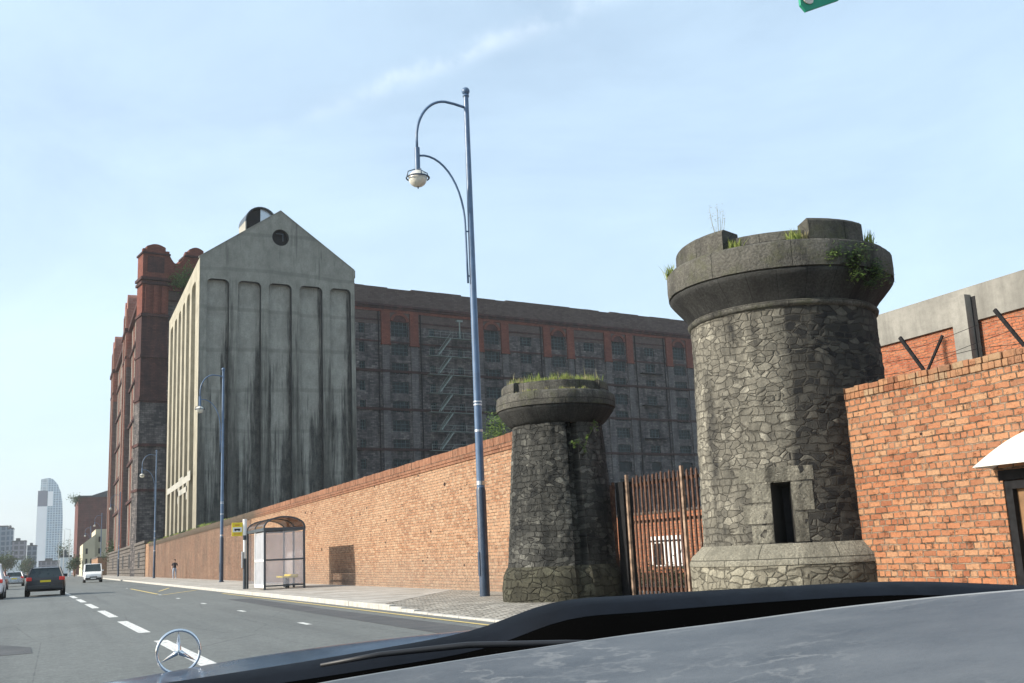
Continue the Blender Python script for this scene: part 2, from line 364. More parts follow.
M['granite_under'] = ashlar('black granite moulding', (.07,.07,.066), (.012,.012,.013), .8, .5, 2, bumpk=.6, joint=.004)
M['granite_dressed'] = ashlar('grey dressed granite', (.34,.32,.255), (.07,.066,.055), .5, 1.25, .9, bumpk=.7, joint=.008)
M['block_granite'] = ashlar('rough block granite', (.36,.34,.275), (.035,.034,.03), .9, 3, 3, bumpk=1.0, joint=.0, thr=(.4,.6))
M['granite_moss'] = rubble('mossy plinth granite', (.15,.146,.105), (.105,.10,.074), (.022,.022,.018), (3.6, 5.6), soot=.8, thr=(.4,.6), joint=(.02,.02,.016), bumpk=1.2)

def concrete(name, base, dark, streak=.85, zmax=30, thr=(.5,.62), kk=.2, rib=0.0):
    k = N(name); c = k.coord(); w = k.wall()
    lg = k.noise(w, .45, 6, .6); col = k.mix(k.ramp(lg, [(.3, 0), (.7, 1)]), tuple(x*.82 for x in base), tuple(x*1.15 for x in base))
    sp = k.n('ShaderNodeSeparateXYZ'); k.l(c, sp.inputs[0])
    # soot washed down in vertical streaks, wider towards the foot
    s1 = k.val('ADD', k.val('MULTIPLY', k.noise(k.scale(w, (1.5, .07, 1)), 1.15, 8, .72), .7), k.val('MULTIPLY', k.noise(k.scale(w, (.35, .12, 1)), 1.3, 6, .6), .3))
    mz = k.n('ShaderNodeMapRange'); k.l(sp.outputs[2], mz.inputs[0]); mz.inputs[1].default_value = zmax; mz.inputs[2].default_value = 4
    mz.inputs[3].default_value = -.055; mz.inputs[4].default_value = .165
    ud = k.val('ABSOLUTE', k.val('SUBTRACT', k.val('FLOORED_MODULO', k.val('ADD', k.val('ADD', k.val('MULTIPLY', sp.outputs[0], .996), k.val('MULTIPLY', sp.outputs[1], .087)), 1.83), 3.31), 1.655))
    ue = k.n('ShaderNodeMapRange'); k.l(ud, ue.inputs[0]); ue.inputs[1].default_value = 0; ue.inputs[2].default_value = 1.3; ue.inputs[3].default_value = rib; ue.inputs[4].default_value = -rib*.6
    s1 = k.val('ADD', s1, ue.outputs[0])
    sf = k.ramp(k.val('ADD', s1, mz.outputs[0]), [(thr[0], 0), (thr[1], 1)])
    col = k.mix(k.val('MULTIPLY', sf, streak), col, dark)
    # lift lines of the shuttering
    wv = k.n('ShaderNodeTexWave', wave_type='BANDS', bands_direction='Y'); k.l(w, wv.inputs['Vector']); wv.inputs['Scale'].default_value = .075
    wv.inputs['Distortion'].default_value = 1.5; wv.inputs['Detail'].default_value = 3
    ln = k.ramp(wv.outputs['Fac'], [(.965, 0), (.99, 1)])
    col = k.mix(k.val('MULTIPLY', ln, kk), col, dark)
    md = k.noise(k.scale(w, (1, .45, 1)), 1.6, 7, .7); col = k.mix(k.val('MULTIPLY', k.ramp(md, [(.42, 0), (.64, 1)]), .45), col, tuple(x*.5 for x in base)); f = k.noise(w, 6, 8, .75); col = k.mix(k.val('MULTIPLY', k.ramp(f, [(.45, 0), (.7, 1)]), .4), col, tuple(x*.45 for x in base))
    return k.done(col, .92, k.bump(f, .35, .05), .2)
M['silo'] = concrete('streaked grey concrete', (.335,.325,.285), (.018,.021,.022), .93, 27, (.49,.59), .22, .10)
M['silo_rib'] = concrete('grey concrete ribs', (.275,.27,.235), (.025,.026,.025), .85, 30, (.49,.62), .22, .03)
M['soot_edge'] = plain('soot-caked concrete edge', (.045,.048,.048), .9, .4, .6)
M['silo_side'] = concrete('cream concrete', (.38,.355,.28), (.14,.12,.09), .55, 30, (.50,.66), .12)
M['band_concrete'] = concrete('grey band concrete', (.27,.26,.23), (.10,.095,.085), .6, 9, (.48,.66), .15)
M['white_paint'] = plain('old white paint', (.33,.32,.28), .8, .15, 2)
M['iron'] = plain('black iron', (.014,.014,.015), .8, .4, 9, spec=.12)
M['escape'] = plain('grey green iron', (.20,.235,.215), .7, .3, 3)
M['glass_teal'] = plain('dirty teal window glass', (.006,.012,.014), .4, .9, .8, spec=.2)
M['frame_teal'] = plain('faded window frames', (.085,.13,.135), .7, .4, 1.5)
M['hole'] = plain('dark opening', (.012,.012,.013), .9, .2, 3)
M['slate'] = plain('dark slate roof', (.07,.075,.08), .7, .3, 1)
M['lamp_blue'] = plain('blue grey post paint', (.075,.13,.22), .38, .2, 3, spec=.5)
M['lamp_dark'] = plain('dark blue post base', (.03,.05,.085), .4, .3, 4, spec=.5)
M['silver'] = plain('galvanised silver', (.5,.52,.54), .35, .1, 8, metal=.9)
M['globe'] = plain('lamp globe', (.62,.6,.52), .2, .15, 12, spec=.6)
M['steel_dark'] = plain('shelter grey steel', (.045,.06,.075), .4, .2, 6, spec=.5)
M['yellow'] = plain('yellow enamel', (.75,.58,.03), .45, .06, 6)
M['white'] = plain('white enamel', (.78,.78,.76), .5, .04, 5)
M['canopy'] = brick('grimy white canopy', [(.62,.61,.57), (.66,.65,.6)], (.6,.58,.53), bw=3, rh=3, ms=.001, soot=.35, sootcol=(.3,.28,.23), bumpk=.05)
M['black'] = plain('black plastic', (.018,.018,.02), .5, .2, 8)
M['red_mark'] = plain('red enamel', (.5,.04,.03), .5, .05, 8)
M['pavement'] = None

def asphalt():
    k = N('worn asphalt'); c = k.coord()
    a = k.noise(c, .16, 5, .6); b = k.noise(c, 26, 6, .8); d = k.noise(c, 2.2, 7, .75); e = k.noise(c, 7, 9, .85)
    col = k.mix(k.ramp(a, [(.35, 0), (.65, 1)]), (.105,.114,.11), (.15,.16,.154))
    col = k.mix(k.val('MULTIPLY', k.ramp(b, [(.38, 0), (.66, 1)]), .8), col, (.25,.262,.252))
    col = k.mix(k.val('MULTIPLY', k.ramp(d, [(.5, 0), (.75, 1)]), .3), col, (.07,.072,.075))
    col = k.mix(k.val('MULTIPLY', k.ramp(e, [(.44, 0), (.58, 1)]), .45), col, (.075,.08,.078))
    trk = k.noise(k.scale(c, (1.2, .03, 1)), 1.0, 4, .6)
    col = k.mix(k.val('MULTIPLY', k.ramp(trk, [(.48, 0), (.68, 1)]), .35), col, (.08,.083,.086))
    v = k.n('ShaderNodeTexVoronoi', feature='DISTANCE_TO_EDGE'); k.l(k.scale(c, (.4, .12, 1)), v.inputs['Vector']); v.inputs['Scale'].default_value = 1.2
    nn = k.noise(c, 2.5, 4); crack = k.ramp(k.val('ADD', v.outputs['Distance'], k.val('MULTIPLY', nn, .02)), [(.008, 1), (.014, 0)])
    col = k.mix(k.val('MULTIPLY', crack, .55), col, (.035,.035,.037))
    return k.done(col, .85, k.bump(b, .6, .012), .2)
M['asphalt'] = asphalt()
def patch():
    k = N('tar patch'); c = k.coord(); b = k.noise(c, 60, 3, .7); d = k.noise(c, 1.2, 5)
    col = k.mix(k.ramp(b, [(.35, 0), (.7, 1)]), (.045,.047,.05), (.10,.103,.105)); col = k.mix(k.ramp(d, [(.4, 0), (.7, .5)]), col, (.13,.13,.13))
    return k.done(col, .8, k.bump(b, .4, .01), .3)
M['patch'] = patch()
def pave():
    k = N('pavement flags'); c = k.coord(); w = c
    b = k.n('ShaderNodeTexBrick'); k.l(k.scale(w, (1, 1, 1)), b.inputs['Vector']); b.inputs['Scale'].default_value = 1
    b.inputs['Brick Width'].default_value = .9; b.inputs['Row Height'].default_value = .6; b.inputs['Mortar Size'].default_value = .008
    b.inputs['Color1'].default_value = (0,0,0,1); b.inputs['Color2'].default_value = (1,1,1,1)
    d = k.noise(c, .7, 6, .7); f = k.noise(c, 40, 4, .7)
    col = k.mix(k.ramp(d, [(.3, 0), (.7, 1)]), (.31,.285,.24), (.45,.415,.36)); col = k.mix(.18, col, b.outputs['Color'])
    col = k.mix(k.ramp(f, [(.4, 0), (.7, .4)]), col, (.16,.15,.135)); col = k.mix(k.val('MULTIPLY', b.outputs['Fac'], .5), col, (.12,.11,.1))
    return k.done(col, .9, k.bump(f, .4, .01), .25)
M['pavement'] = pave()
def setts():
    k = N('granite setts'); c = k.coord()
    nz = k.noise(c, 2, 3, .5, 1)
    of = k.n('ShaderNodeVectorMath', operation='SCALE'); k.l(nz, of.inputs[0]); of.inputs['Scale'].default_value = .12
    ad = k.n('ShaderNodeVectorMath', operation='ADD'); k.l(c, ad.inputs[0]); k.l(of.outputs[0], ad.inputs[1])
    b = k.n('ShaderNodeTexBrick'); k.l(ad.outputs[0], b.inputs['Vector']); b.inputs['Scale'].default_value = 1
    b.inputs['Brick Width'].default_value = .3; b.inputs['Row Height'].default_value = .16; b.inputs['Mortar Size'].default_value = .022; b.inputs['Mortar Smooth'].default_value = .6
    b.inputs['Color1'].default_value = (.26,.24,.205,1); b.inputs['Color2'].default_value = (.55,.51,.44,1); b.inputs['Mortar'].default_value = (.06,.055,.045,1)
    f = k.noise(c, 30, 4, .7); col = k.mix(k.ramp(f, [(.4, 0), (.7, .5)]), b.outputs['Color'], (.15,.14,.12))
    h = k.val('ADD', k.val('SUBTRACT', 1, b.outputs['Fac']), k.val('MULTIPLY', f, .3))
    return k.done(col, .85, k.bump(h, 1, .04), .3)
M['setts'] = setts()
M['kerb'] = plain('granite kerb', (.42,.4,.36), .85, .2, 5, bump=.4)
k = N('worn white road paint'); c_ = k.coord(); M['roadwhite'] = k.done(k.mix(k.ramp(k.noise(c_, 9, 8, .8), [(.5, 0), (.6, .85)]), (.66,.66,.63), (.16,.165,.165)), .8, None, .2)
M['roadyellow'] = plain('worn yellow road paint', (.55,.43,.17), .75, .25, 9)
M['ground'] = plain('rough waste ground', (.14,.125,.1), .95, .35, .8)
M['leaf'] = None
def leaf(name, a, b):
    k = N(name); g = k.n('ShaderNodeNewGeometry'); n = k.noise(k.coord(), 3, 3)
    col = k.mix(k.ramp(g.outputs['Random Per Island'], [(0, 0), (1, 1)]), a, b)
    k.b.inputs['Subsurface Weight'].default_value = 0
    tr = k.n('ShaderNodeBsdfTranslucent'); k.l(col, tr.inputs[0]); mx = k.n('ShaderNodeMixShader'); mx.inputs[0].default_value = .35
    m = k.done(col, .6, None, .3); k.l(k.b.outputs[0], mx.inputs[1]); k.l(tr.outputs[0], mx.inputs[2]); k.l(mx.outputs[0], k.o.inputs[0])
    return m
M['leaf'] = leaf('green leaves', (.05,.1,.02), (.14,.2,.05))
M['leaf_dark'] = leaf('dark leaves', (.025,.05,.018), (.06,.09,.03))
M['grass'] = leaf('yellow green grass', (.13,.19,.04), (.33,.36,.1))
M['straw'] = leaf('dry grass', (.2,.19,.08), (.42,.38,.2))
def rust():
    k = N('rusty steel'); c = k.coord(); n = k.noise(c, 7, 7, .7)
    col = k.ramp(n, [(.3, (.025,.016,.013)), (.5, (.075,.038,.026)), (.62, (.13,.068,.042)), (.75, (.34,.28,.22))])
    return k.done(col, .8, k.bump(n, .4, .01), .3)
M['rust'] = rust()
M['rust_white'] = plain('flaking white paint on rust', (.24,.165,.115), .85, .8, 5)
M['timber'] = plain('brown timber', (.2,.11,.05), .6, .3, 4)

# ------------------------------------------------------------------ setting
def sheet(name, poly, z, mat):
    b = MB(); b.add([(x, y, z if not callable(z) else z(x, y)) for x, y in poly], [tuple(range(len(poly)))])
    o = b.build(name, mat); return tag(o, kind='structure')
sheet('ground', [(-2500, -600), (2500, -600), (2500, 3500), (-2500, 3500)], -.02, M['ground'])
sheet('road', [(-9.5, -60), (7.12, -60), (7.12, 700), (-9.5, 700)], 0, M['asphalt'])
# pavement with a cobbled crossover before the gate
b = MB(); b.add([(7.26, 24.6, .12), (11.52, 31.5, .12), (11.52, 560, .12), (7.26, 560, .12)], [(0, 1, 2, 3)])
tag(b.build('pavement', M['pavement']), kind='structure')
b = MB()
b.add([(7.26, -30, .035), (8.4, -30, .1), (8.4, 21.5, .1), (7.26, 21.5, .035), (8.4, 26.4, .117), (7.26, 24.55, .114)], [(0, 1, 2, 3), (3, 2, 4, 5)])
b.add([(8.4, -30, .1), (14, -30, .1), (14, 31.6, .1), (11.52, 31.45, .117), (8.4, 26.4, .117), (8.4, 21.5, .1)], [(0, 1, 2, 3, 4, 5)])
tag(b.build('cobbled_path', M['setts']), kind='structure')
b = MB(); y = 24.6; random.seed(3)
while y < 330:
    L = .9 if y < 130 else 8
    j = random.uniform(-.006, .006)
    b.box(7.1+j, 7.255+j, y+.006, y+L-.006, -.01, .125+random.uniform(-.004, .004)); y += L
y = 24.6; 
while y > -20:
    z = .035+.085*max(0, min(1, (y-21.8)/2.8))
    b.box(7.1, 7.255, y-.894, y-.006, -.01, z+random.uniform(0, .006)); y -= .9
tag(b.build('kerb', M['kerb'], bevel=.015), kind='structure')
# left kerb and pavement across the road
b = MB(); b.box(-9.65, -9.5, -60, 560, -.01, .12); tag(b.build('kerb', M['kerb']), kind='structure')
sheet('pavement', [(-14, -60), (-9.66, -60), (-9.66, 560), (-14, 560)], .115, M['pavement'])
# markings
b = MB(); y = 13.6
def cx(y): return 2.06-.0178*y
random.seed(5)
while y < 190:
    w = .11
    b.quad((cx(y)-w, y, .004), (cx(y)+w, y, .004), (cx(y+5.3)+w, y+5.3, .004), (cx(y+5.3)-w, y+5.3, .004)); y += 7.9
y = 5.7
b.quad((cx(y)-.11, y, .004), (cx(y)+.11, y, .004), (cx(y+5.3)+.11, y+5.3, .004), (cx(y+5.3)-.11, y+5.3, .004))
tag(b.build('centre_line', M['roadwhite']), kind='structure')
b = MB(); y = 13
while y < 75:
    b.quad((4.5, y, .0045), (4.62, y, .0045), (4.62, y+.9, .0045), (4.5, y+.9, .0045)); y += 7.45
tag(b.build('lane_line', M['roadwhite']), kind='structure')
b = MB(); b.quad((6.66, -20, .008), (6.76, -20, .008), (6.8, 47, .008), (6.7, 47, .008))
b.quad((4.55, 50, .008), (4.67, 50, .008), (6.95, 56.5, .008), (6.8, 56.5, .008)); b.quad((4.5, 52, .008), (4.65, 52, .008), (4.65, 70, .008), (4.5, 70, .008))
b.quad((5.1, 58, .008), (5.22, 58, .008), (6.5, 66, .008), (6.38, 66, .008))
tag(b.build('yellow_line', M['roadyellow']), kind='structure')
b = MB(); P = [(5.5, 9), (6.35, 9), (6.4, 18), (6.3, 26), (6.42, 38), (5.7, 38.5), (5.62, 27), (5.55, 17)]
b.add([(x, yy, .004) for x, yy in P], [tuple(range(len(P)))])
P = [(-1.5, 17.9), (-.2, 18.05), (-.24, 19.5), (-.75, 20.7), (-1.6, 20.5)]
b.add([(x, yy, .0045) for x, yy in P], [tuple(range(5))])
tag(b.build('road_patch', M['patch']), kind='structure')

# ------------------------------------------------------------------ boundary wall, left of the gate
W = thing('brick_wall', (11.5, 22.6, 0), 'long salmon brick boundary wall with soldier coping running along the pavement to the stone plinth', 'wall')
b = MB(); b.box(0, .42, 0, 45.6, -.1, 4.0); b.build('wall_face', M['wall_brick'], W)
b = MB(); b.box(.012, .42, 45.6, 121.5, -.1, 4.0); b.build('wall_face', M['grimy_brick'], W)['label'] = 'grimier darker stretch of the boundary wall'
b = MB(); b.box(-.035, .455, 0, 121.5, 3.96, 4.045); b.box(-.06, .48, 0, 121.5, 4.05, 4.13); b.build('oversail_course', M['soldier'], W)
b = MB(); random.seed(11); y = 0
while y < 121.4:
    L = .42 if y < 60 else 1.5
    b.box(-.045+random.uniform(-.008, .008), .46, y+.004, min(y+L-.004, 121.5), 4.135, 4.40+random.uniform(-.012, .014)); y += L
b.build('coping', M['soldier'], W, bevel=.012)
# low pier where the wall changes
b = MB(); b.box(-.03, 0, 45.4, 45.75, 0, 3.95); b.build('pier', M['grimy_brick'], W)

# stone plinth wall of the warehouse
S = thing('stone_wall', (11.42, 144.2, 0), 'sooty rusticated stone wall with blocked openings below the warehouse street side', 'wall')
b = MB(); z = 0
while z < 4.3:
    b.box(0, .8, 5, 108, z, z+.49); b.box(.1, .8, 5, 108, z+.49, z+.56); z += .56
b.box(-.12, .8, 5, 108, 4.5, 4.85)
b.build('wall_face', M['rust_stone'], S)
b = MB(); b.box(.08, .8, .1, 5, 0, 4.35); b.build('end_panel', M['wall_brick'], S)
for i, yy in enumerate((14, 24, 34, 50, 66, 82)):
    b = MB(); b.box(-.012, .06, yy, yy+3.4, 1.3, 3.5, 0)
    o = b.build('blocked_opening', M['hole'], S)

# ------------------------------------------------------------------ big warehouse
WH = thing('warehouse', (11.6, 168, 0), 'huge derelict soot-stained brick warehouse with red arched bays behind the concrete silo', 'warehouse')
RM = Matrix.Rotation(radians(10), 4, 'Z')
ARCH = [12.5, 28.5, 44.7, 64.2, 79.7, 94.8, 111.3, 127.5, 143.5]
rows = [40.9 - 3.4*i for i in range(12)]
holes = []; wins = []
for u in ARCH:
    for i, z in enumerate(rows):
        h = 2.7 if i == 0 else 2.0
        holes.append((u-1.65, u+1.65, z-1.2, z-1.2+h)); wins.append(('big', u, z-1.2, 3.3, h))
SM = [20.5, 37.3, 51.3, 57.2, 71.9, 87.2, 103.0, 119.4, 135.5]
for j, u in enumerate(SM):
    for i, z in enumerate(rows):
        w = 1.1 if j in (1, 2, 3) else 2.6
        holes.append((u-w/2, u+w/2, z-1.0, z+.75)); wins.append(('small' if w < 2 else 'mid', u, z-1.0, w, 1.75))
def holed(b, u0, u1, z0, z1, holes, depth=.4, mi=0, rv=1):
    us = sorted({u0, u1, *[h[0] for h in holes], *[h[1] for h in holes]}); zs = sorted({z0, z1, *[h[2] for h in holes], *[h[3] for h in holes]})
    us = [u for u in us if u0 <= u <= u1]; zs = [z for z in zs if z0 <= z <= z1]
    for i in range(len(us)-1):
        um = (us[i]+us[i+1])/2
        hs = [h for h in holes if h[0] < um < h[1]]
        for j in range(len(zs)-1):
            zm = (zs[j]+zs[j+1])/2
            if any(h[2] < zm < h[3] for h in hs): continue
            b.quad((us[i], 0, zs[j]), (us[i+1], 0, zs[j]), (us[i+1], 0, zs[j+1]), (us[i], 0, zs[j+1]), 2 if zs[j] > 41 else mi)
    for (a, c, p, q) in holes:
        b.quad((a, 0, p), (a, depth, p), (a, depth, q), (a, 0, q), rv); b.quad((c, 0, p), (c, 0, q), (c, depth, q), (c, depth, p), rv)
        b.quad((a, 0, p), (c, 0, p), (c, depth, p), (a, depth, p), rv); b.quad((a, 0, q), (a, depth, q), (c, depth, q), (c, 0, q), rv)
b = MB(RM); holed(b, 3.8, 152, 0, 44, holes)
b.quad((152, 0, 0), (152, 40, 0), (152, 40, 48), (152, 0, 48)); b.quad((3, .42, 0), (152, .42, 0), (152, .42, 44), (3, .42, 44), 1)
b.quad((9, 36, 0), (152, 36, 0), (152, 36, 47), (9, 36, 47))
b.build('facade', [M['soot_brick'], M['soot_brick'], M['parapet_brick']], WH)
b = MB(RM); b.quad((4, .5, 47), (152, .5, 47), (152, 36, 47), (9, 36, 47)); b.build('roof', M['slate'], WH)
# parapet with ragged top
b = MB(RM); random.seed(21); u = 3.8
b.box(3.8, 152, -.55, .5, 44.9, 45.3, 1); b.box(3.8, 152, -.3, .5, 44.5, 44.9, 1); b.box(3.8, 152, -.12, .5, 44.0, 44.5, 2)
while u < 152:
    L = random.uniform(1.5, 6); L = min(L, 152-u); b.box(u, u+L, -.2, .4, 45.3, 48.35+random.choice([0, .1, .15, .2])+random.uniform(-.05, .05)); u += L
b.build('parapet', [M['parapet_brick'], M['plum_brick'], M['red_brick']], WH)
for z in (5.7, 12.5, 19.3, 26.35, 33.1):
    b = MB(RM); b.box(3.8, 152, -.25, -.002, z, z+.45); b.build('string_course', M['plum_dark'], WH)
b = MB(RM); b.box(3.8, 152, -.1, -.002, 38.45, 38.75); b.box(3.8, 152, -.1, -.002, 42.3, 42.55); b.build('string_course', M['plum_brick'], WH)
for u in ARCH:
    for sd in (-1, 1):
        c = u+sd*2.85
        b = MB(RM); b.box(c-.85, c+.85, -.32, -.003, 38.3, 43.98, 1); b.box(c-.95, c+.95, -.42, -.003, 38.0, 38.3, 1); b.box(c-.7, c+.7, -.2, -.004, 0, 38.0, 0)
        b.build('pilaster', [M['grey_brick'], M['red_brick']], WH)
    b = MB(RM); n = 14
    for i in range(n):
        a0, a1 = pi*i/n, pi*(i+1)/n
        P = [(u+r*cos(a), 42.45+r*.85*sin(a)) for r, a in ((1.3, a0), (1.85, a0), (1.85, a1), (1.3, a1))]
        b.prism(P, 'y', -.22, -.003, 0)
    b.prism([(u+1.28*cos(pi*i/n), 42.45+1.1*sin(pi*i/n)) for i in range(n+1)], 'y', -.06, -.003, 1)
    b.build('arch', [M['red_brick'], M['plum_brick']], WH)
for u in (24.6, 40.5, 48.9, 60.1, 75.4, 83.4, 99.2, 107.0, 115.6):
    b = MB(RM); b.tube([(u, -.15, 0), (u, -.15, 44)], .11, 6); b.build('downpipe', M['iron'], WH)
# windows: frame + pane, one source per size, copies share meshes
def mkwin(w, h, nx, nz):
    b = MB(); t = .07
    b.box(-w/2, w/2, 0, .1, 0, t); b.box(-w/2, w/2, 0, .1, h-t, h); b.box(-w/2, -w/2+t, 0, .1, t, h-t); b.box(w/2-t, w/2, 0, .1, t, h-t)
    for i in range(1, nx):
        x = -w/2+w*i/nx; b.box(x-.025, x+.025, .02, .08, t, h-t)
    for i in range(1, nz):
        z = h*i/nz; b.box(-w/2+t, w/2-t, .03, .07, z-.02, z+.02)
    f = b.build('window', M['frame_teal'])
    p = MB(); p.quad((-w/2+t, .085, t), (w/2-t, .085, t), (w/2-t, .085, h-t), (-w/2+t, .085, h-t))
    q = p.build('pane', [M['glass_teal']]); q.parent = f
    return f
vis = lambda u, z: (u > 34 and u < 121) and z > 9 + max(0, (u-50))*.16
proto = {}
random.seed(31); rest = MB(RM); cnt = 0
wins_v = sorted([w for w in wins if vis(w[1], w[2])], key=lambda w: -w[2])
chosen = {(w[1], w[2]) for w in wins_v[:100]}
for kind, u, z, w, h in wins:
    if (u, z) in chosen:
        key = (kind, h)
        if key not in proto:
            proto[key] = mkwin(w, h, {'big': 4, 'mid': 3, 'small': 2}[kind], 4 if h > 2.2 else 3); o = proto[key]
        else:
            o = proto[key].copy(); COL.objects.link(o)
            for ch in proto[key].children:
                c2 = ch.copy(); COL.objects.link(c2); c2.parent = o
        o.parent = WH; o.location = RM @ Vector((u, .28, z)); o.rotation_euler = (0, 0, radians(10))
    else:
        rest.box(u-w/2, u+w/2, .3, .36, z, z+h)
tag(rest.build('window', M['glass_teal'], WH), kind='stuff')
# fire escape
FE = MB(RM); tz = [39.9-3.42*i for i in range(9)]
fe = bpy.data.objects.new('fire_escape', None); COL.objects.link(fe); fe.parent = WH; fe['label'] = 'grey zigzag iron fire escape on the dark facade'
for i, z in enumerate(tz):
    b = MB(RM); b.box(49.9, 59.5, -1.5, -.4, z-.08, z)
    for u in (49.9, 52.3, 54.7, 57.1, 59.4): b.tube([(u, -1.48, z), (u, -1.48, z+1.05)], .035, 4)
    b.tube([(49.9, -1.48, z+1.05), (59.4, -1.48, z+1.05)], .035, 4); b.tube([(49.9, -1.48, z+.55), (59.4, -1.48, z+.55)], .02, 4)
    b.build('landing', M['escape'], fe)
    b = MB(RM)
    for yy in (-1.7, -1.0): b.prism([(54.35, z), (54.35, z-.3), (51.75, z-3.42), (51.75, z-3.1)], 'y', yy, yy+.07)
    for k in range(12): 
        t = (k+.5)/12; b.box(54.2-2.5*t-.15, 54.2-2.5*t+.15, -1.65, -1.0, z-3.3*t-.12, z-3.3*t-.08)
    b.tube([(54.3, -1.72, z+.9), (51.7, -1.72, z-2.5)], .04, 4)
    b.build('stair_flight', M['silver'] if 0 else M['escape'], fe)
b = MB(RM)
for u in (59.4,): b.tube([(u, -1.45, 8), (u, -1.45, 41.8)], .07, 6)
b.tube([(56.5, -1.2, 40), (56.5, -1.2, 43.2)], .14, 6); b.box(55.9, 57.1, -1.4, -.9, 43.1, 43.4)
b.build('post', M['escape'], fe)
for z in (36.2, 29.5, 22.7):
    b = MB(RM); b.box(100.2, 105.8, -.9, -.004, z-.15, z); b.build('hoist_platform', M['iron'], WH)
# corner pavilion
b = MB(RM)
def pav(b, u0, u1, y0, y1, z0, z1, red_from=39.8):
    b.box(u0, u1, y0, y1, z0, red_from, 0); b.box(u0, u1, y0, y1, red_from, z1, 1)
b.box(-.2, 3.8, -.6, 2.6, 0, 26, 0); b.box(-.2, 3.8, -.6, 2.6, 26, 39.8, 2); b.box(-.2, 3.8, -.6, 2.6, 39.8, 49.8, 1)
b.box(3.8, 6.4, .2, 6, 26, 48.3, 2)
b.box(6.4, 9.8, -.5, 6, 0, 39.8, 2); b.box(6.4, 9.8, -.5, 6, 39.8, 50.0, 1)
# curved caps (segmental) and swept dip
for u0, u1, z in ((-.2, 3.8, 49.8), (6.4, 9.8, 50.0)):
    n = 10; w = u1-u0; P = [(u0+.55+(w-1.1)*i/n, z+1.0+.45*sin(pi*(i)/n)) for i in range(n+1)]
    b.box(u0-.05, u0+.5, -.62, .1, z, z+.55, 1); b.box(u1-.5, u1+.05, -.62, .1, z, z+.45, 1); P = [(u0+.55, z)] + P + [(u1-.55, z)]
    b.prism(P, 'y', -.62, 2.6, 1); b.box(u0-.2, u1+.2, -.8, 2.75, z-.25, z+.02, 2)
P = [(3.8, 44)] + [(3.8+2.6*i/10, 50.0-1.6*sin(pi*i/10)) for i in range(11)] + [(6.4, 44)]
b.prism(P, 'y', -.35, .19, 1)
for z, p in ((44.6, .45), (45.3, .6), (39.5, .3), (33, .25), (26.3, .3), (19.3, .25), (12.5, .2)):
    b.box(-.2-p*.6, 3.8+p*.3, -.6-p, 2.7, z, z+.42, 2)
for u in (.55, 1.8, 3.05): b.box(u-.33, u+.33, -.85, -.605, 40.1, 44.5, 1)
b.box(.5, 3.1, -.66, -.605, 46.6, 49.2, 2)
b.build('corner_pavilion', [M['soot_brick'], M['red_brick'], M['plum_brick']], WH)
# street side (world aligned; local origin at 11.6,168)
b = MB(); L0, L1 = 2.4, 97
b.box(.9, 6, L0, L1, 0, 39, 1); b.box(.9, 6, L0, L1, 39, 46.6, 0); b.box(.1, 6, L0, L1, 44.6, 45.3, 2); b.build('street_facade', [M['street_red'], M['street_grey'], M['plum_brick']], WH)
for k, (y0, top) in enumerate(((36, 52.2), (80, 53.2))):
    b = MB(); b.box(-.05, 8, y0, y0+10, 0, 38, 3); b.box(-.05, 8, y0, y0+10, 38, top-2, 0); b.box(-.5, 8.2, y0-.4, y0+10.4, 44.6, 45.3, 1)
    for d in (0, 6.6):
        n = 8; P = [(y0+d+3.4*i/n, top-2+2*sin(pi*i/n)**.6) for i in range(n+1)]; b.prism(P, 'x', -.05, 2.5, 0)
        b.box(-.25, -.055, y0+d+.3, y0+d+1.1, 5, top-3, 0); b.box(-.25, -.055, y0+d+2.3, y0+d+3.1, 5, top-3, 2)
    b.box(-.3, -.055, y0+.1, y0+9.9, 39.6, 40.1, 1)
    b.build('street_pavilion', [M['street_red'], M['plum_brick'], M['pale_stone'], M['street_grey']], WH)
y = L0+1.5; i = 0
while y < L1-1:
    b = MB(); b.box(.74, .9, y, y+1.5, 5, 44.55); b.build('street_pilaster', M['pale_stone'] if i % 3 != 1 else M['street_red'], WH); y += 3.6; i += 1
y = L0+2.9
for k in range(22):
    if y > L1-3: break
    b = MB(); b.box(.885, .9, y, y+1.7, 6, 42.5); b.build('window_bay', M['glass_teal'], WH); y += 3.6
for z in (12.5, 19.3, 26.3, 33, 39.6):
    b = MB(); b.box(.45, .9, L0, L1, z, z+.5); b.build('string_course', M['plum_brick'], WH)
b = MB(); b.box(.1, 3, -.3, 9.3, 5.0, 5.5); b.build('plinth_band', M['rust_stone'], WH)

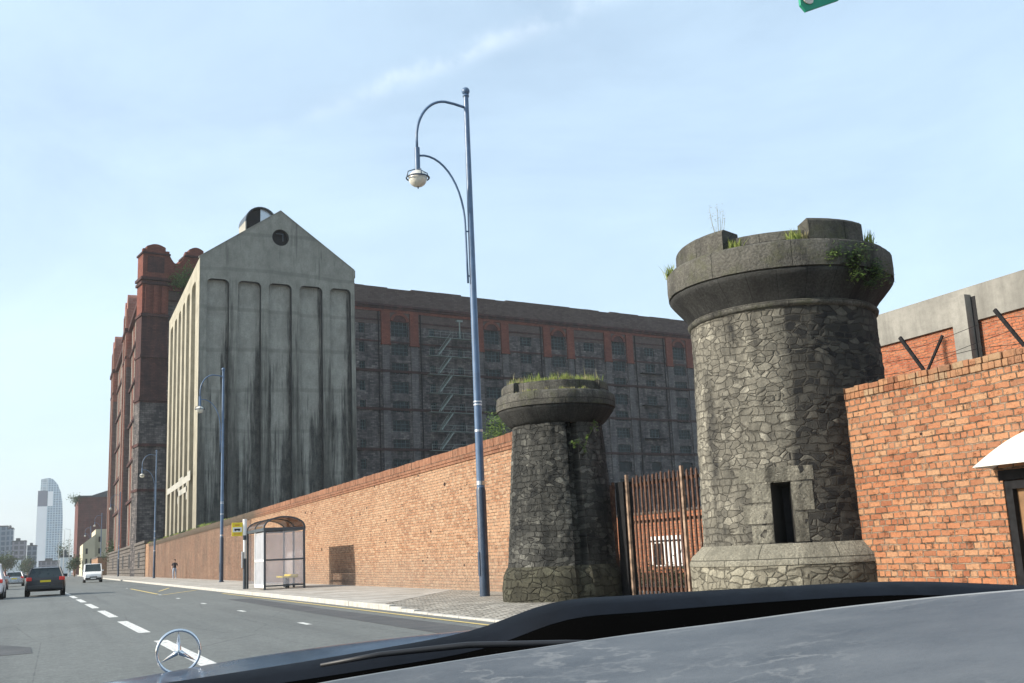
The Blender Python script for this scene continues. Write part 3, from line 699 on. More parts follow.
# ------------------------------------------------------------------ grey concrete silo
SI = thing('grain_silo', (13, 108.5, 0), 'tall grey concrete silo with pointed gable, round window and five sunk panels', 'silo')
RS = Matrix.Rotation(radians(5), 4, 'Z'); SW, SE, SP = 16.8, 32.6, 38.5
import bmesh
def plate(name, outline, hls, depth, mats, M4, parent, rev=1):
    """vertical plate in the local xz plane at y=0 with holes given as loops; reveals go back by depth"""
    bm = bmesh.new(); edges = []
    loops = []
    for L in [outline]+hls:
        vs = [bm.verts.new((p[0], 0, p[1])) for p in L]; loops.append(vs)
        for i in range(len(vs)): edges.append(bm.edges.new((vs[i], vs[(i+1) % len(vs)])))
    bmesh.ops.triangle_fill(bm, use_beauty=True, edges=edges)
    for vs in loops[1:]:
        bk = [bm.verts.new((v.co.x, depth, v.co.z)) for v in vs]
        for i in range(len(vs)):
            j = (i+1) % len(vs); f = bm.faces.new((vs[i], vs[j], bk[j], bk[i])); f.material_index = rev
    bmesh.ops.transform(bm, matrix=M4, verts=bm.verts)
    bmesh.ops.recalc_face_normals(bm, faces=bm.faces)
    me = bpy.data.meshes.new(name); bm.to_mesh(me); bm.free()
    for m in mats: me.materials.append(m)
    o = bpy.data.objects.new(name, me); COL.objects.link(o); o.parent = parent; return o
def panel(u0, u1, z0, z1, r=.55):
    P = [(u0, z0), (u1, z0)]
    for i in range(7): a = pi/2*i/6; P.append((u1-r+r*cos(a), z1-r+r*sin(a)))
    for i in range(7): a = pi/2+pi/2*i/6; P.append((u0+r+r*cos(a), z1-r+r*sin(a)))
    return P
PU = [(.75, 3.05), (3.95, 6.4), (7.2, 9.7), (10.55, 13.1), (13.95, 16.35)]
circ = [(8.5+.92*cos(2*pi*i/28), 35.5+.92*sin(2*pi*i/28)) for i in range(28)]
plate('gable_wall', [(0, 0), (SW, 0), (SW, SE), (8.5, SP), (0, SE)], [panel(a, c, 1, 30.35) for a, c in PU]+[circ], .6, [M['silo_rib'], M['soot_edge']], RS, SI)
for a, c in PU:
    b = MB(RS); b.quad((a-.1, .58, .9), (c+.1, .58, .9), (c+.1, .58, 30.5), (a-.1, .58, 30.5)); b.build('sunk_panel', M['silo'], SI)
b = MB(RS); b.lathe([(.0, 0), (.9, 0)], 24); 
b = MB(RS); b.box(7.5, 9.5, .58, .6, 34.5, 36.5); rw = b.build('round_window', M['hole'], SI)
b = MB(RS); b.box(8.1, 8.9, .33, .38, 35.98, 36.05); b.box(8.82, 8.9, .33, .38, 35.2, 36.0); b.build('glazing_bar', M['steel_dark'], rw)
# coping of the gable
b = MB(RS); t = .16
b.prism([(-.05, SE-.02), (8.5, SP-.02), (8.5, SP+.08), (-.05, SE+.06)], 'y', -.05, .5); b.prism([(8.5, SP-.02), (SW, SE-.02), (SW, SE+.06), (8.5, SP+.08)], 'y', -.05, .5)
b.box(SW-.2, SW+.08, -.08, .4, SE-.9, SE-.05)
b.build('gable_coping', M['silo_rib'], SI)
# sunlit street side wall, along the road (local x=0), y from 0 to 31
LY = 31.0
MS = Matrix(((0, 1, 0, 0), (1, 0, 0, 0), (0, 0, 1, 0), (0, 0, 0, 1)))   # local u->y, depth->+x
SU = [(3.1, 6.7), (8.3, 11.3), (12.9, 15.4), (17.0, 19.7), (21.3, 24.2), (25.8, 29)]
plate('side_wall', [(0, 0), (LY, 0), (LY, SE-.1), (0, SE-.1)], [panel(a, c, 1, 30.9, .8) for a, c in SU], .5, [M['silo_side'], M['silo_side']], MS, SI)
for a, c in SU:
    b = MB(); b.quad((.5, a-.1, .9), (.5, c+.1, .9), (.5, c+.1, 31), (.5, a-.1, 31)); b.build('sunk_panel', M['silo_side'], SI)
b = MB(); b.box(-.012, .0, 5.4, 29.5, 10.0, 10.7)
for y0, y1, z0, z1 in ((8.2, 8.9, 8.2, 10), (16.5, 17.2, 8.2, 10), (8.2, 17.2, 9.0, 9.6), (5.4, 8, 10.7, 11.0), (12, 16, 10.7, 10.95)): b.box(-.02, -.001, y0, y1, z0, z1)
b.build('painted_lettering', M['white_paint'], SI)
# remaining shell + roof
e = RS @ Vector((SW, 0, 0))
b = MB(); b.quad((e.x, e.y, 0), (e.x+.0, LY+1.5, 0), (e.x, LY+1.5, SE), (e.x, e.y, SE)); b.quad((0, LY, 0), (e.x, LY+1.5, 0), (e.x, LY+1.5, SE), (0, LY, SE))
b.build('rear_wall', M['silo_rib'], SI)
ap = RS @ Vector((8.5, 0, SP)); ap2 = Vector((8.5, LY+.7, SP))
b = MB(); b.quad((0, 0.3, SE), (ap.x, ap.y+.3, SP), ap2, (0, LY, SE)); b.quad((ap.x, ap.y+.3, SP), (e.x, e.y+.3, SE), (e.x, LY+1.5, SE), ap2)
b.add([(0, LY, SE), ap2, (e.x, LY+1.5, SE)], [(0, 1, 2)]); b.build('roof', M['slate'], SI)
# barrel-roofed vent house on the slope
VM = RS @ Matrix.Translation((4.9, 1.6, 0))
b = MB(VM); n = 14
prof = [(1.95-1.75*cos(pi*i/n), 37.55+1.75*sin(pi*i/n)) for i in range(n+1)]
inn = [(1.95-1.64*cos(pi*i/n), 37.55+1.64*sin(pi*i/n)) for i in range(n+1)]
for i in range(n): b.prism([prof[i], prof[i+1], inn[i+1], inn[i]], 'y', 0, 3)
v = b.build('roof_vent', M['steel_dark'], SI)
b = MB(VM); b.box(.22, .34, .1, 2.9, 35, 37.6); b.build('vent_wall', M['white_paint'], v)
b = MB(VM); b.box(3.5, 3.62, .1, 2.9, 35, 37.5); b.build('vent_wall', M['white_paint'], v)
b = MB(VM); b.prism([(.35, 35.2)]+inn+[(3.5, 35.2)], 'y', .5, .6); b.build('vent_opening', M['hole'], v)
b = MB(VM); P = [(1.9, 35.4)]+[p for p in inn if p[0] > 1.9]+[(3.4, 35.4)]; b.prism(P, 'y', .4, .49); b.build('vent_glass', M['silver'], v)

# ------------------------------------------------------------------ gate towers
def face_angle(c): return atan2(CAM.y-c[1], CAM.x-c[0])
BT = (11.68, 14.68); fa = face_angle(BT)
TW = thing('stone_tower', (*BT, 0), 'large round rubble stone gate tower with loophole and notched parapet beside the near brick wall', 'tower')
n3 = lambda a, b_, c_: (sin(a*3.1+b_*2.3+c_)+sin(a*7.7-b_*5.1+c_*2)+sin(a*15.3+b_*11.7))*.33
def rough(amp): return lambda r, th, z: r + amp*n3(th*1.7, z*1.3, 0) + amp*.6*sin(th*29+4*sin(z*5))*sin(z*16+3*sin(th*11)) + amp*.5*sin(th*53+z*9)*sin(z*31+th*13)
b = MB(); zs = [0, .25, .5, .78]
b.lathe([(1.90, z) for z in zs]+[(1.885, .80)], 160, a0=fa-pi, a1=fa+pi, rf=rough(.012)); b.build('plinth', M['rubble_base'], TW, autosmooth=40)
b = MB(); b.lathe([(1.91, .80), (1.91, .84), (1.86, .95), (1.75, 1.05), (1.68, 1.12)], 160, a0=fa-pi, a1=fa+pi, rf=rough(.008)); b.build('plinth_course', M['granite_dressed'], TW, autosmooth=40)
lh = radians(-9.6); hw = radians(5.4)
zz = [1.12, 1.13] + [1.13+.94*i/14 for i in range(1, 15)] + [2.07+2.83*i/50 for i in range(1, 51)]
prof = [(1.655-.08*(z-1.12)/3.78, z) for z in zz]
seg = 200
b = MB(); sk = lambda t, z: abs(t-(fa+lh)) < hw and 1.13 < z < 2.07
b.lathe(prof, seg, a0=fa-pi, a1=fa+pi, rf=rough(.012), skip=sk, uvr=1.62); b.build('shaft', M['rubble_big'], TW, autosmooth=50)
# loophole recess
def rad(r, t, z): return (r*cos(t), r*sin(t), z)
b = MB(); s = 2*pi/seg; t0 = fa-pi+s*math.floor((pi+lh-hw)/s+.5); t1 = fa-pi+s*math.floor((pi+lh+hw)/s+.5)
ro, ri = 1.655, 1.22
b.quad(rad(ro, t0, 1.13), rad(ri, t0+.05, 1.13), rad(ri, t0+.05, 2.07), rad(ro-.02, t0, 2.07)); b.quad(rad(ro, t1, 1.13), rad(ro-.02, t1, 2.07), rad(ri, t1-.05, 2.07), rad(ri, t1-.05, 1.13))
b.quad(rad(ro, t0, 1.13), rad(ro, t1, 1.13), rad(ri, t1-.05, 1.13), rad(ri, t0+.05, 1.13)); b.quad(rad(ro-.02, t0, 2.07), rad(ri, t0+.05, 2.0), rad(ri, t1-.05, 2.0), rad(ro-.02, t1, 2.07))
lo = b.build('loophole', M['granite_cap'], TW)
b = MB(); b.quad(rad(ri+.002, t0+.03, 1.1), rad(ri+.002, t1-.03, 1.1), rad(ri+.002, t1-.03, 2.1), rad(ri+.002, t0+.03, 2.1)); b.build('back_panel', M['hole'], lo)
# dressed surround blocks
for k, (a, c, z0, z1) in enumerate([(t0-.22, t0-.004, 1.13, 1.42), (t0-.3, t0-.004, 1.43, 1.75), (t0-.2, t0-.004, 1.76, 2.07), (t0-.33, t1+.22, 2.075, 2.32), (t1+.004, t1+.13, 1.13, 1.6), (t1+.004, t1+.2, 1.61, 2.07)]):
    b = MB(); b.lathe([(1.58, z0), (1.663-.02*(z0-1.1), z0+.012), (1.663-.02*(z1-1.1), z1-.012), (1.58, z1)], 10, a0=a, a1=c, rf=rough(.012)); b.build('dressed_block', M['block_granite'], TW, autosmooth=40)
b = MB(); b.lathe([(1.58, 4.88), (1.625, 4.9), (1.635, 4.95), (1.6, 4.99)], 160, rf=rough(.004)); b.build('neck_moulding', M['granite_cap'], TW, smooth=True)
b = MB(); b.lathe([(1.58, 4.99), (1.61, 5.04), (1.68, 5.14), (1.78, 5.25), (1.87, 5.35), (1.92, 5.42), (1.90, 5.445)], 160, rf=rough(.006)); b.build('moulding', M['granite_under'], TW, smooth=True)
b = MB(); b.lathe([(1.88, 5.448), (1.935, 5.455), (1.94, 5.6), (1.935, 5.86), (1.90, 5.9), (1.3, 5.93), (1.3, 5.6), (0, 5.6)], 160, rf=rough(.012)); b.build('cap_band', M['granite_cap'], TW, autosmooth=45)
b = MB(); b.lathe([(1.56, 5.9), (1.55, 6.14), (1.53, 6.16), (1.28, 6.16), (1.26, 5.9)], 120, rf=rough(.006)); b.build('parapet', M['granite_cap'], TW, autosmooth=45)
for a, c in ((-84, -28), (19, 55), (100, 150), (190, 235)):
    b = MB(); pr = [(1.2, 5.9), (1.76, 5.9), (1.75, 6.26), (1.7, 6.31), (1.25, 6.31), (1.2, 5.9)]; A0, A1 = fa+radians(a), fa+radians(c)
    b.lathe(pr, 18, a0=A0, a1=A1, rf=rough(.006))
    for A in (A0, A1): b.add([rad(r, A, z) for r, z in pr[:-1]], [(0, 1, 2, 3, 4)])
    b.build('merlon', M['granite_cap'], TW, autosmooth=40, bevel=.015)

ST = (10.62, 21.75); fs = face_angle(ST)
TS = thing('stone_tower', (*ST, 0), 'smaller blackened round stone tower with grass on top at the end of the salmon wall', 'tower')
g0, g1 = fs+radians(11), fs+radians(25)
def rfs(amp, d=.26):
    q = rough(amp)
    def f(r, th, z):
        rr = q(r, th, z)
        if g0 < th < g1: rr -= d
        return rr
    return f
b = MB(); b.lathe([(1.40, 0), (1.395, .4), (1.385, .46), (1.37, .64), (1.32, .76), (1.26, .84)], 180, a0=fs-pi, a1=fs+pi, rf=rfs(.02, .05)); b.build('plinth', M['granite_moss'], TS, autosmooth=40)
zz = [.84+3.12*i/60 for i in range(61)]
b = MB(); b.lathe([(1.255-.225*(z-.84)/3.1, z) for z in zz], 200, a0=fs-pi, a1=fs+pi, rf=rfs(.014), uvr=1.1); b.build('shaft', M['rubble_dark'], TS, autosmooth=50)
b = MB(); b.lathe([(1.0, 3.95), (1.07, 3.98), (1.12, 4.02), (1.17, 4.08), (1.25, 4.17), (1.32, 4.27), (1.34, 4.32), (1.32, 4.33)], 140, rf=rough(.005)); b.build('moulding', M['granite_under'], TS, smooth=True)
b = MB(); b.lathe([(1.32, 4.332), (1.37, 4.34), (1.375, 4.5), (1.36, 4.62), (1.32, 4.66), (.9, 4.68), (.88, 4.5), (0, 4.5)], 140, rf=rough(.014)); b.build('cap_band', M['granite_cap'], TS, autosmooth=45)
b = MB(); b.lathe([(1.13, 4.66), (1.12, 4.88), (1.09, 4.9), (0.0, 4.9)], 120, rf=rough(.01)); b.build('parapet', M['granite_cap'], TS, autosmooth=45)
for a, c in ((-92, -48), (55, 92), (150, 210)):
    b = MB(); pr = [(.95, 4.64), (1.25, 4.66), (1.24, 4.88), (1.2, 4.92), (.95, 4.92)]; A0, A1 = fs+radians(a), fs+radians(c)
    b.lathe(pr, 14, a0=A0, a1=A1, rf=rough(.006))
    for A in (A0, A1): b.add([rad(r, A, z) for r, z in pr], [(0, 1, 2, 3, 4)])
    b.build('merlon', M['granite_cap'], TS, autosmooth=40, bevel=.015)

# ------------------------------------------------------------------ plants
def blades(b, c, r, n, h, lean=.35, mi=0, w=.007):
    for _ in range(n):
        a = random.uniform(0, 2*pi); q = r*sqrt(random.random()); x, y = c[0]+q*cos(a), c[1]+q*sin(a)
        hh = h*random.uniform(.4, 1.1); la = random.uniform(0, 2*pi); l = random.uniform(0, lean)*hh; ww = w*random.uniform(.7, 1.5)
        pa = random.uniform(0, pi); dx, dy = cos(pa)*ww, sin(pa)*ww
        m = (x+l*.35*cos(la), y+l*.35*sin(la), c[2]+hh*.6); t = (x+l*cos(la), y+l*sin(la), c[2]+hh)
        b.add([(x-dx, y-dy, c[2]), (x+dx, y+dy, c[2]), (m[0]+dx*.7, m[1]+dy*.7, m[2]), (m[0]-dx*.7, m[1]-dy*.7, m[2]), t], [(0, 1, 2, 3), (3, 2, 4)], mi)
def leaves(b, c, rad3, n, size, mi=0, clump=6):
    cl = [(random.gauss(0, .45), random.gauss(0, .45), random.gauss(0, .45), random.uniform(.25, .5)) for _ in range(clump)]
    for _ in range(n):
        q = random.choice(cl)
        p = Vector((c[0]+rad3[0]*(q[0]+random.gauss(0, q[3])), c[1]+rad3[1]*(q[1]+random.gauss(0, q[3])), c[2]+rad3[2]*(q[2]+random.gauss(0, q[3]))))
        u = Vector((random.gauss(0, 1), random.gauss(0, 1), random.gauss(0, 1))).normalized(); v = u.orthogonal().normalized(); s = size*random.uniform(.5, 1.3)
        b.add([p-u*s, p+v*s*.45, p+u*s, p-v*s*.45], [(0, 1, 2, 3)], mi)
def on(c, fa_, deg, r, z): t = fa_+radians(deg); return (c[0]+r*cos(t), c[1]+r*sin(t), z)
random.seed(41)
b = MB(); 
for k in range(150):
    a = random.uniform(0, 360); p = on(ST, fs, a, random.uniform(.75, 1.08), 4.895); blades(b, p, .09, 22, random.choice([.07, .1, .12, .16, .22]), mi=random.choice([0, 0, 1]), w=.006)
for k in range(22):
    p = on(ST, fs, random.uniform(-60, 40), 1.2, 4.65); blades(b, p, .05, 12, random.uniform(.05, .12), mi=random.choice([0, 1]), w=.006)
for k in range(9):
    p = on(ST, fs, random.uniform(-80, 80), 1.0, 4.9); blades(b, p, .02, 2, .38, .2, 1, .005)
tag(b.build('grass', [M['grass'], M['straw']]), 'yellow green grass growing thickly on top of the smaller stone tower', 'grass', kind='stuff')
def tuft(loc, n, h, r, label, mi=0, fern=0):
    b = MB(); blades(b, (0, 0, 0), r, n, h, .7, mi, .009)
    if fern: leaves(b, (0, 0, h*.4), (r*1.2, r*1.2, h*.5), fern, .03, 0)
    o = b.build('grass_tuft', [M['grass'], M['straw']], loc=loc); return tag(o, label, 'weed', 'weeds on the big tower')
tuft(on(BT, fa, -22, 1.68, 5.89), 90, .22, .12, 'bright grass tuft in the notch beside the left merlon of the big tower')
tuft(on(BT, fa, 11, 1.68, 5.89), 110, .24, .12, 'grass tuft left of the right merlon of the big tower')
tuft(on(BT, fa, 16, 1.66, 5.89), 60, .2, .08, 'thin dry grass tuft touching the right merlon of the big tower', 1)
tuft(on(BT, fa, -84, 1.86, 5.88), 70, .3, .1, 'spiky green weed at the far left rim of the big tower', 0)
tuft(on(BT, fa, 60, 1.75, 5.9), 40, .3, .08, 'sparse weed at the right end of the big tower parapet', 0)
b = MB(); 
for dx in (0, .04, -.05):
    b.tube([(dx, 0, 0), (dx*2, .02, .3), (dx*3.2, 0, .62)], [.006, .004, .002], 4); leaves(b, (dx*3, 0, .52), (.05, .05, .12), 16, .018, 0)
for _ in range(26):
    x = random.uniform(-.14, .14); z = random.uniform(.2, .75); leaves(b, (x, 0, z), (.012, .012, .012), 4, .012, 0, 1)
for _ in range(9):
    x = random.uniform(-.1, .1); b.tube([(x*.5, 0, 0), (x*1.5, random.uniform(-.05, .05), random.uniform(.3, .7))], [.003, .0015], 3)
tag(b.build('dry_weed', M['straw'], loc=on(BT, fa, -36, 1.5, 6.15)), 'thin dry seed stalks standing above the left notch of the big tower', 'weed')
b = MB(); random.seed(45)
for k in range(12):
    a = random.uniform(26, 66); z = random.uniform(5.15, 5.75); r = 1.97; p = on((0, 0), fa, a, r, z)
    leaves(b, p, (.16, .16, .12), 130, .032, k % 2, 5)
    q = on((0, 0), fa, a, 1.85, z+.1); b.tube([q, p], .008, 4, 1)
tag(b.build('shrub', [M['leaf'], M['leaf_dark']], loc=(*BT, 0)), 'leafy shrub hanging from the right side of the big tower cornice', 'shrub')
b = MB(); random.seed(46)
pp = [on((0, 0), fs, a, 1.15, z) for a, z in ((30, 3.35), (22, 3.5), (36, 3.6), (44, 3.8), (48, 3.95), (18, 3.45))]
for p in pp: leaves(b, p, (.05, .05, .08), 26, .035, 0, 2)
b.tube([pp[0], pp[2], pp[3], pp[4]], .006, 4, 0); b.tube([pp[0], pp[1], pp[5]], .006, 4, 0)
tag(b.build('ivy', [M['leaf']], loc=(*ST, 0)), 'small trailing plant rooted in the face of the smaller stone tower', 'plant')
b = MB(); random.seed(47)
leaves(b, (0, 0, .45), (.35, .7, .5), 420, .05, 0, 7); leaves(b, (0, .8, .12), (.2, .9, .16), 260, .04, 0, 7)
for k in range(5): b.tube([(0, 0, -.35), (random.uniform(-.2, .2), random.uniform(-.4, .4), .6)], [.012, .004], 4)
tag(b.build('bush', [M['leaf']], loc=(11.9, 28.2, 4.5)), 'green bush growing over the salmon wall top beside the smaller tower', 'bush')
b = MB(); random.seed(48)
for k in range(14): leaves(b, (random.uniform(-.25, .25), k*5.5-40, .05), (.2, 2.6, .12), 240, .06, k % 2, 6)
tag(b.build('moss', [M['grass'], M['leaf_dark']], loc=(11.75, 120, 4.42)), 'yellow green moss along the far wall top', 'moss', kind='stuff')
b = MB(); random.seed(49); leaves(b, (0, 0, 0), (1.7, 1.2, 1.9), 900, .22, 0, 9); leaves(b, (.8, 0, -1.9), (.9, .8, .8), 260, .2, 1, 4)
b.tube([(0, 1.2, -2.5), (0, .3, 0), (.4, 0, 1.5)], [.12, .08, .03], 6, 1)
q = RM @ Vector((6.0, -1.4, 0))
tag(b.build('bush', [M['leaf'], M['leaf_dark']], loc=(11.6+q.x, 168+q.y, 46.0)), 'green bush rooted high on the red corner pavilion of the warehouse', 'bush')

# ------------------------------------------------------------------ gate between the towers
GA = thing('steel_gate', (11.55, 17.0, 0), 'rusty brown steel bar gate standing between the two stone towers', 'gate')
b = MB(); random.seed(51)
y = .55
while y < 3.15:
    w = .016; z1 = 2.62+random.uniform(-.02, .03)
    b.box(-w, w, y-.026, y+.026, .1, z1); b.add([(-w, y-.026, z1), (w, y-.026, z1), (w, y+.026, z1), (-w, y+.026, z1), (0, y, z1+.05)], [(0, 1, 4), (1, 2, 4), (2, 3, 4), (3, 0, 4)])
    y += .165
b.build('bars', M['rust'], GA)
b = MB(); b.box(.035, .075, .45, 3.2, 2.45, 2.52); b.box(.035, .075, .45, 3.2, 1.66, 1.72); b.box(.035, .075, .45, 3.2, .25, .33); b.build('rail', M['rust'], GA)
for yy, m in ((.98, 'rust_white'), (3.2, 'rust_white')):
    b = MB(); b.box(-.09, -.035, yy-.035, yy+.035, .1, 2.72); b.build('post', M[m], GA)
b = MB(); b.box(-.12, .1, 3.28, 3.62, .1, 2.58); b.build('post', M['iron'], GA)
b = MB(); b.box(-.13, -.08, 3.72, 3.78, .1, 2.6); b.box(-.1, -.04, 3.9, 3.93, .1, 2.55); b.build('post', M['rust'], GA)
YB = thing('brick_building', (20, 24, 0), 'low sunlit brick yard building seen through the gate bars, with one white window', 'building')
b = MB(); b.box(0, 5, 0, 15, -.1, 2.32); b.build('wall', M['yard_brick'], YB)
b = MB(); b.box(-.04, 5.04, -.04, 15.04, 2.32, 2.4); b.build('coping', M['rust_stone'], YB)
b = MB(); b.box(-.05, 0, 7.6, 9.6, .45, 1.5); wn = b.build('window', M['white'], YB)
b = MB(); b.box(-.07, -.05, 8.75, 9.5, .5, 1.25); b.box(-.07, -.05, 7.6, 9.6, 1.3, 1.36); b.build('pane', M['hole'], wn)
b = MB(); random.seed(53)
for k in range(40): leaves(b, (random.uniform(13, 17), random.uniform(17, 30), .25), (.5, .6, .35), 55, .07, k % 2, 3)
for k in range(34): leaves(b, (random.uniform(12.4, 13.6), random.uniform(17, 21.5), random.uniform(.2, .55)), (.25, .3, .3), 40, .05, k % 3 // 2, 3)
tag(b.build('undergrowth', [M['leaf_dark'], M['straw']]), 'dark tangled weeds and scrub behind the steel gate', 'weeds', kind='stuff')

# ------------------------------------------------------------------ near brick wall with door
NW = thing('brick_wall', (11.5, 9.8, 0), 'near orange brick wall with crumbling top, running from the big tower to the right edge', 'wall')
b = MB()
# local y: -13..3.9 ; door opening y -.95...45 (world 8.85..10.25)
T = .4
for (y0, y1, z0, z1) in ((.45, 3.9, -.1, 3.3), (-.95, .45, 1.88, 3.3), (-12, -.95, -.1, 3.3)): b.box(0, T, y0, y1, z0, z1)
b.build('wall_face', M['near_brick'], NW)
b = MB(); random.seed(55); y = -12
while y < 3.89:
    L = min(random.choice([.105, .105, .115]), 3.9-y); b.box(-.012+random.uniform(-.006, .008), T+.02, y+.003, y+L-.003, 3.305, 3.405); y += L
y = -12
while y < 3.89:
    L = min(random.choice([.105, .115, .22]), 3.9-y)
    if random.random() > .06: b.box(-.005+random.uniform(-.012, .02), T, y+.004, y+L-.004, 3.41, 3.50+random.uniform(-.012, .008))
    y += L
b.build('coping', M['near_cope'], NW, bevel=.012)
b = MB(); b.box(-.015, .16, -1.05, .5, 1.82, 1.95); b.build('lintel', M['iron'], NW)
d = MB(); d.box(.02, .16, .33, .448, .05, 1.81); d.box(.02, .16, -.948, .33, 1.7, 1.81); d.box(.02, .16, -.948, -.85, .05, 1.7); do = d.build('door', M['iron'], NW)
b = MB(); b.box(.1, .14, -.85, .33, .05, 1.7); b.build('door_panel', M['timber'], do)
b = MB(); b.sphere((.07, -.7, .9), .03); b.build('handle', M['silver'], do)
# white canopy over the door
b = MB(); n = 20; cy, hw_, rise = -.66, 1.25, .42
out = [(cy+hw_-2*hw_*i/n, 2.0+rise*sin(pi*i/n)**1.0) for i in range(n+1)]
inn = [(cy+(hw_-.03)-2*(hw_-.03)*i/n, 1.985+(rise-.05)*sin(pi*i/n)**1.0) for i in range(n+1)]
for i in range(n): b.prism([out[i], out[i+1], inn[i+1], inn[i]], 'x', -.34, -.003)
b.prism(out, 'x', -.36, -.342)
b.build('door_canopy', M['canopy'], NW, autosmooth=30)
# barbed wire brackets
def bracket(loc, label, s=1, single=False):
    o = thing('wire_bracket', loc, label, 'bracket', 'brackets on the near wall')
    b = MB(); b.box(-.03, .03, .0, .07, -.12, .02); b.prism([(.0, 0), (.05, 0), (.40*s, .57), (.36*s, .6)], 'y', 0, .04)
    b.build('arm', M['iron'], o)
    if not single:
        b = MB(); b.prism([(.015, 0), (-.02, 0), (-.34, .47), (-.31, .49)], 'y', .0, .03); b.build('arm', M['iron'], o)
    return o
# arms lie along the wall (rotated so local x runs along -y)
bracket((11.62, 11.42, 3.48), 'V-shaped dark iron bracket on the near wall top, nearest the big tower', rz_ := 1).rotation_euler = (0, 0, radians(100))
bracket((11.62, 9.66, 3.5), 'single slanting iron bracket on the near wall top at the right edge', 1, True).rotation_euler = (0, 0, radians(100))
b = MB(); random.seed(57)
for dz, ph in ((.22, 0), (.42, 1), (.1, 2)):
    pts = [(11.62, 12.9-.5*i, 3.5+dz+.05*sin(i*1.3+ph)) for i in range(14)]; b.tube(pts, .004, 4)
tag(b.build('barbed_wire', M['iron']), 'thin strands of barbed wire slung along the near wall brackets', 'wire')

# building behind the near wall
RB = thing('concrete_building', (24, 14, 0), 'brick shed with broad concrete band and concrete piers behind the near wall', 'building')
b = MB(); b.box(0, 12, -12, 13.5, -.1, 7.05); b.build('wall', M['far_brick'], RB)
b = MB(); b.box(-.1, 12.1, -12.1, 13.6, 7.05, 8.06); b.build('concrete_band', M['band_concrete'], RB)
for yy in (-6, .9, 7.55):
    b = MB(); b.box(-.34, -.102, yy, yy+.55, 0, 7.82); b.build('pier', M['band_concrete'], RB)
    b = MB(); b.box(-.113, -.098, yy-.16, yy-.003, 0, 7.75); b.build('pier_shade', M['hole'], RB)  # dark strip put in to paint the shade on the pier's near side

# ------------------------------------------------------------------ lamp posts
LP = thing('street_lamp', (10.17, 25.5, .02), 'nearest and largest blue lamp post with curved arms, beside the smaller tower', 'street lamp', 'blue street lamps along the wall')
b = MB(); b.tube([(0, 0, 2.6), (0, 0, 8), (0, 0, 13.7)], [.105, .09, .072], 16); b.build('pole', M['lamp_blue'], LP, autosmooth=40)
b = MB(); b.tube([(0, 0, 0), (0, 0, .04), (0, 0, .05), (0, 0, 2.75), (0, 0, 2.85)], [.17, .17, .132, .125, .1], 16); b.box(-.135, -.115, -.06, .06, .6, 1.2); b.build('base_sleeve', M['lamp_dark'], LP, autosmooth=40)
b = MB(); 
for z in (4.98, 5.06): b.tube([(0, 0, z), (0, 0, z+.035)], .112, 16)
b.tube([(0, 0, 4.28), (0, 0, 4.34)], .108, 16); b.tube([(0, 0, 2.9), (0, 0, 3.0)], .112, 16); b.build('band', M['silver'], LP)
b = MB(); b.tube([(0, 0, 13.68), (0, 0, 13.74)], .09, 12); b.sphere((0, 0, 13.85), .115, 14, 10); b.build('finial', M['lamp_blue'], LP, smooth=True)
b = MB(); P = [(0, 0, 13.35), (-.35, 0, 13.42)]
for i in range(13): a = pi/2+pi/2*i/12; P.append((-.62+.86*cos(a), 0, 12.28+1.17*sin(a)))
P.append((-1.48, 0, 11.9)); b.tube(P, .038, 8); b.build('arm', M['lamp_blue'], LP, smooth=True)
b = MB(); P = [(-1.44, 0, 11.78)]
for i in range(13): a = pi/2-pi/2*i/12; P.append((-1.28+1.12*cos(a), 0, 9.9+1.9*sin(a)))
P += [(-.15, 0, 9.0), (-.14, 0, 8.3)]; b.tube(P, .03, 8)
for z in (9.75, 8.5): b.tube([(-.16, 0, z), (-.06, 0, z)], .02, 6)
b.build('arm', M['lamp_blue'], LP, smooth=True)
b = MB(); b.tube([(-1.48, 0, 12.0), (-1.48, 0, 11.3)], .075, 12); ln = b.build('lantern', M['lamp_blue'], LP, autosmooth=40)
b = MB(); b.lathe([(.0, .0), (.1, .0), (.2, -.06), (.27, -.14)], 18, c=(-1.48, 0, 11.32)); b.build('hood', M['globe'], ln, smooth=True)
b = MB(); b.sphere((-1.48, 0, 11.12), .25, 18, 12, sc=(1, 1, .95)); b.build('globe', M['globe'], ln, smooth=True)
b = MB(); P = [(-1.48+.31*cos(2*pi*i/24), .31*sin(2*pi*i/24), 11.14) for i in range(25)]; b.tube(P, .02, 6, caps=False)
for a in (0, pi/2, pi, 3*pi/2): b.tube([(-1.48+.31*cos(a), .31*sin(a), 11.14), (-1.48+.27*cos(a), .27*sin(a), 11.3), (-1.48+.08*cos(a), .08*sin(a), 11.38)], .015, 5)
b.tube([(-1.48, 0, 10.9), (-1.48, 0, 10.83)], [.03, .012], 6)
b.build('ring', M['lamp_dark'], ln, smooth=True)
for x, yy, lab in ((10.1, 70.8, 'blue lamp post with curved arms before the concrete silo, behind the bus stop flag'),
                  (10.4, 123, 'third blue lamp post from the small tower, before the warehouse corner'),
                  (10.4, 190, 'fourth lamp post from the small tower, before the warehouse street side'),
                  (10.4, 260, 'fifth lamp post, its lantern before the far dark red brick building'),
                  (10.4, 333, 'farthest lamp post down the street, smallest of the row')):
    dup(LP, (x, yy, .12), None, lab)

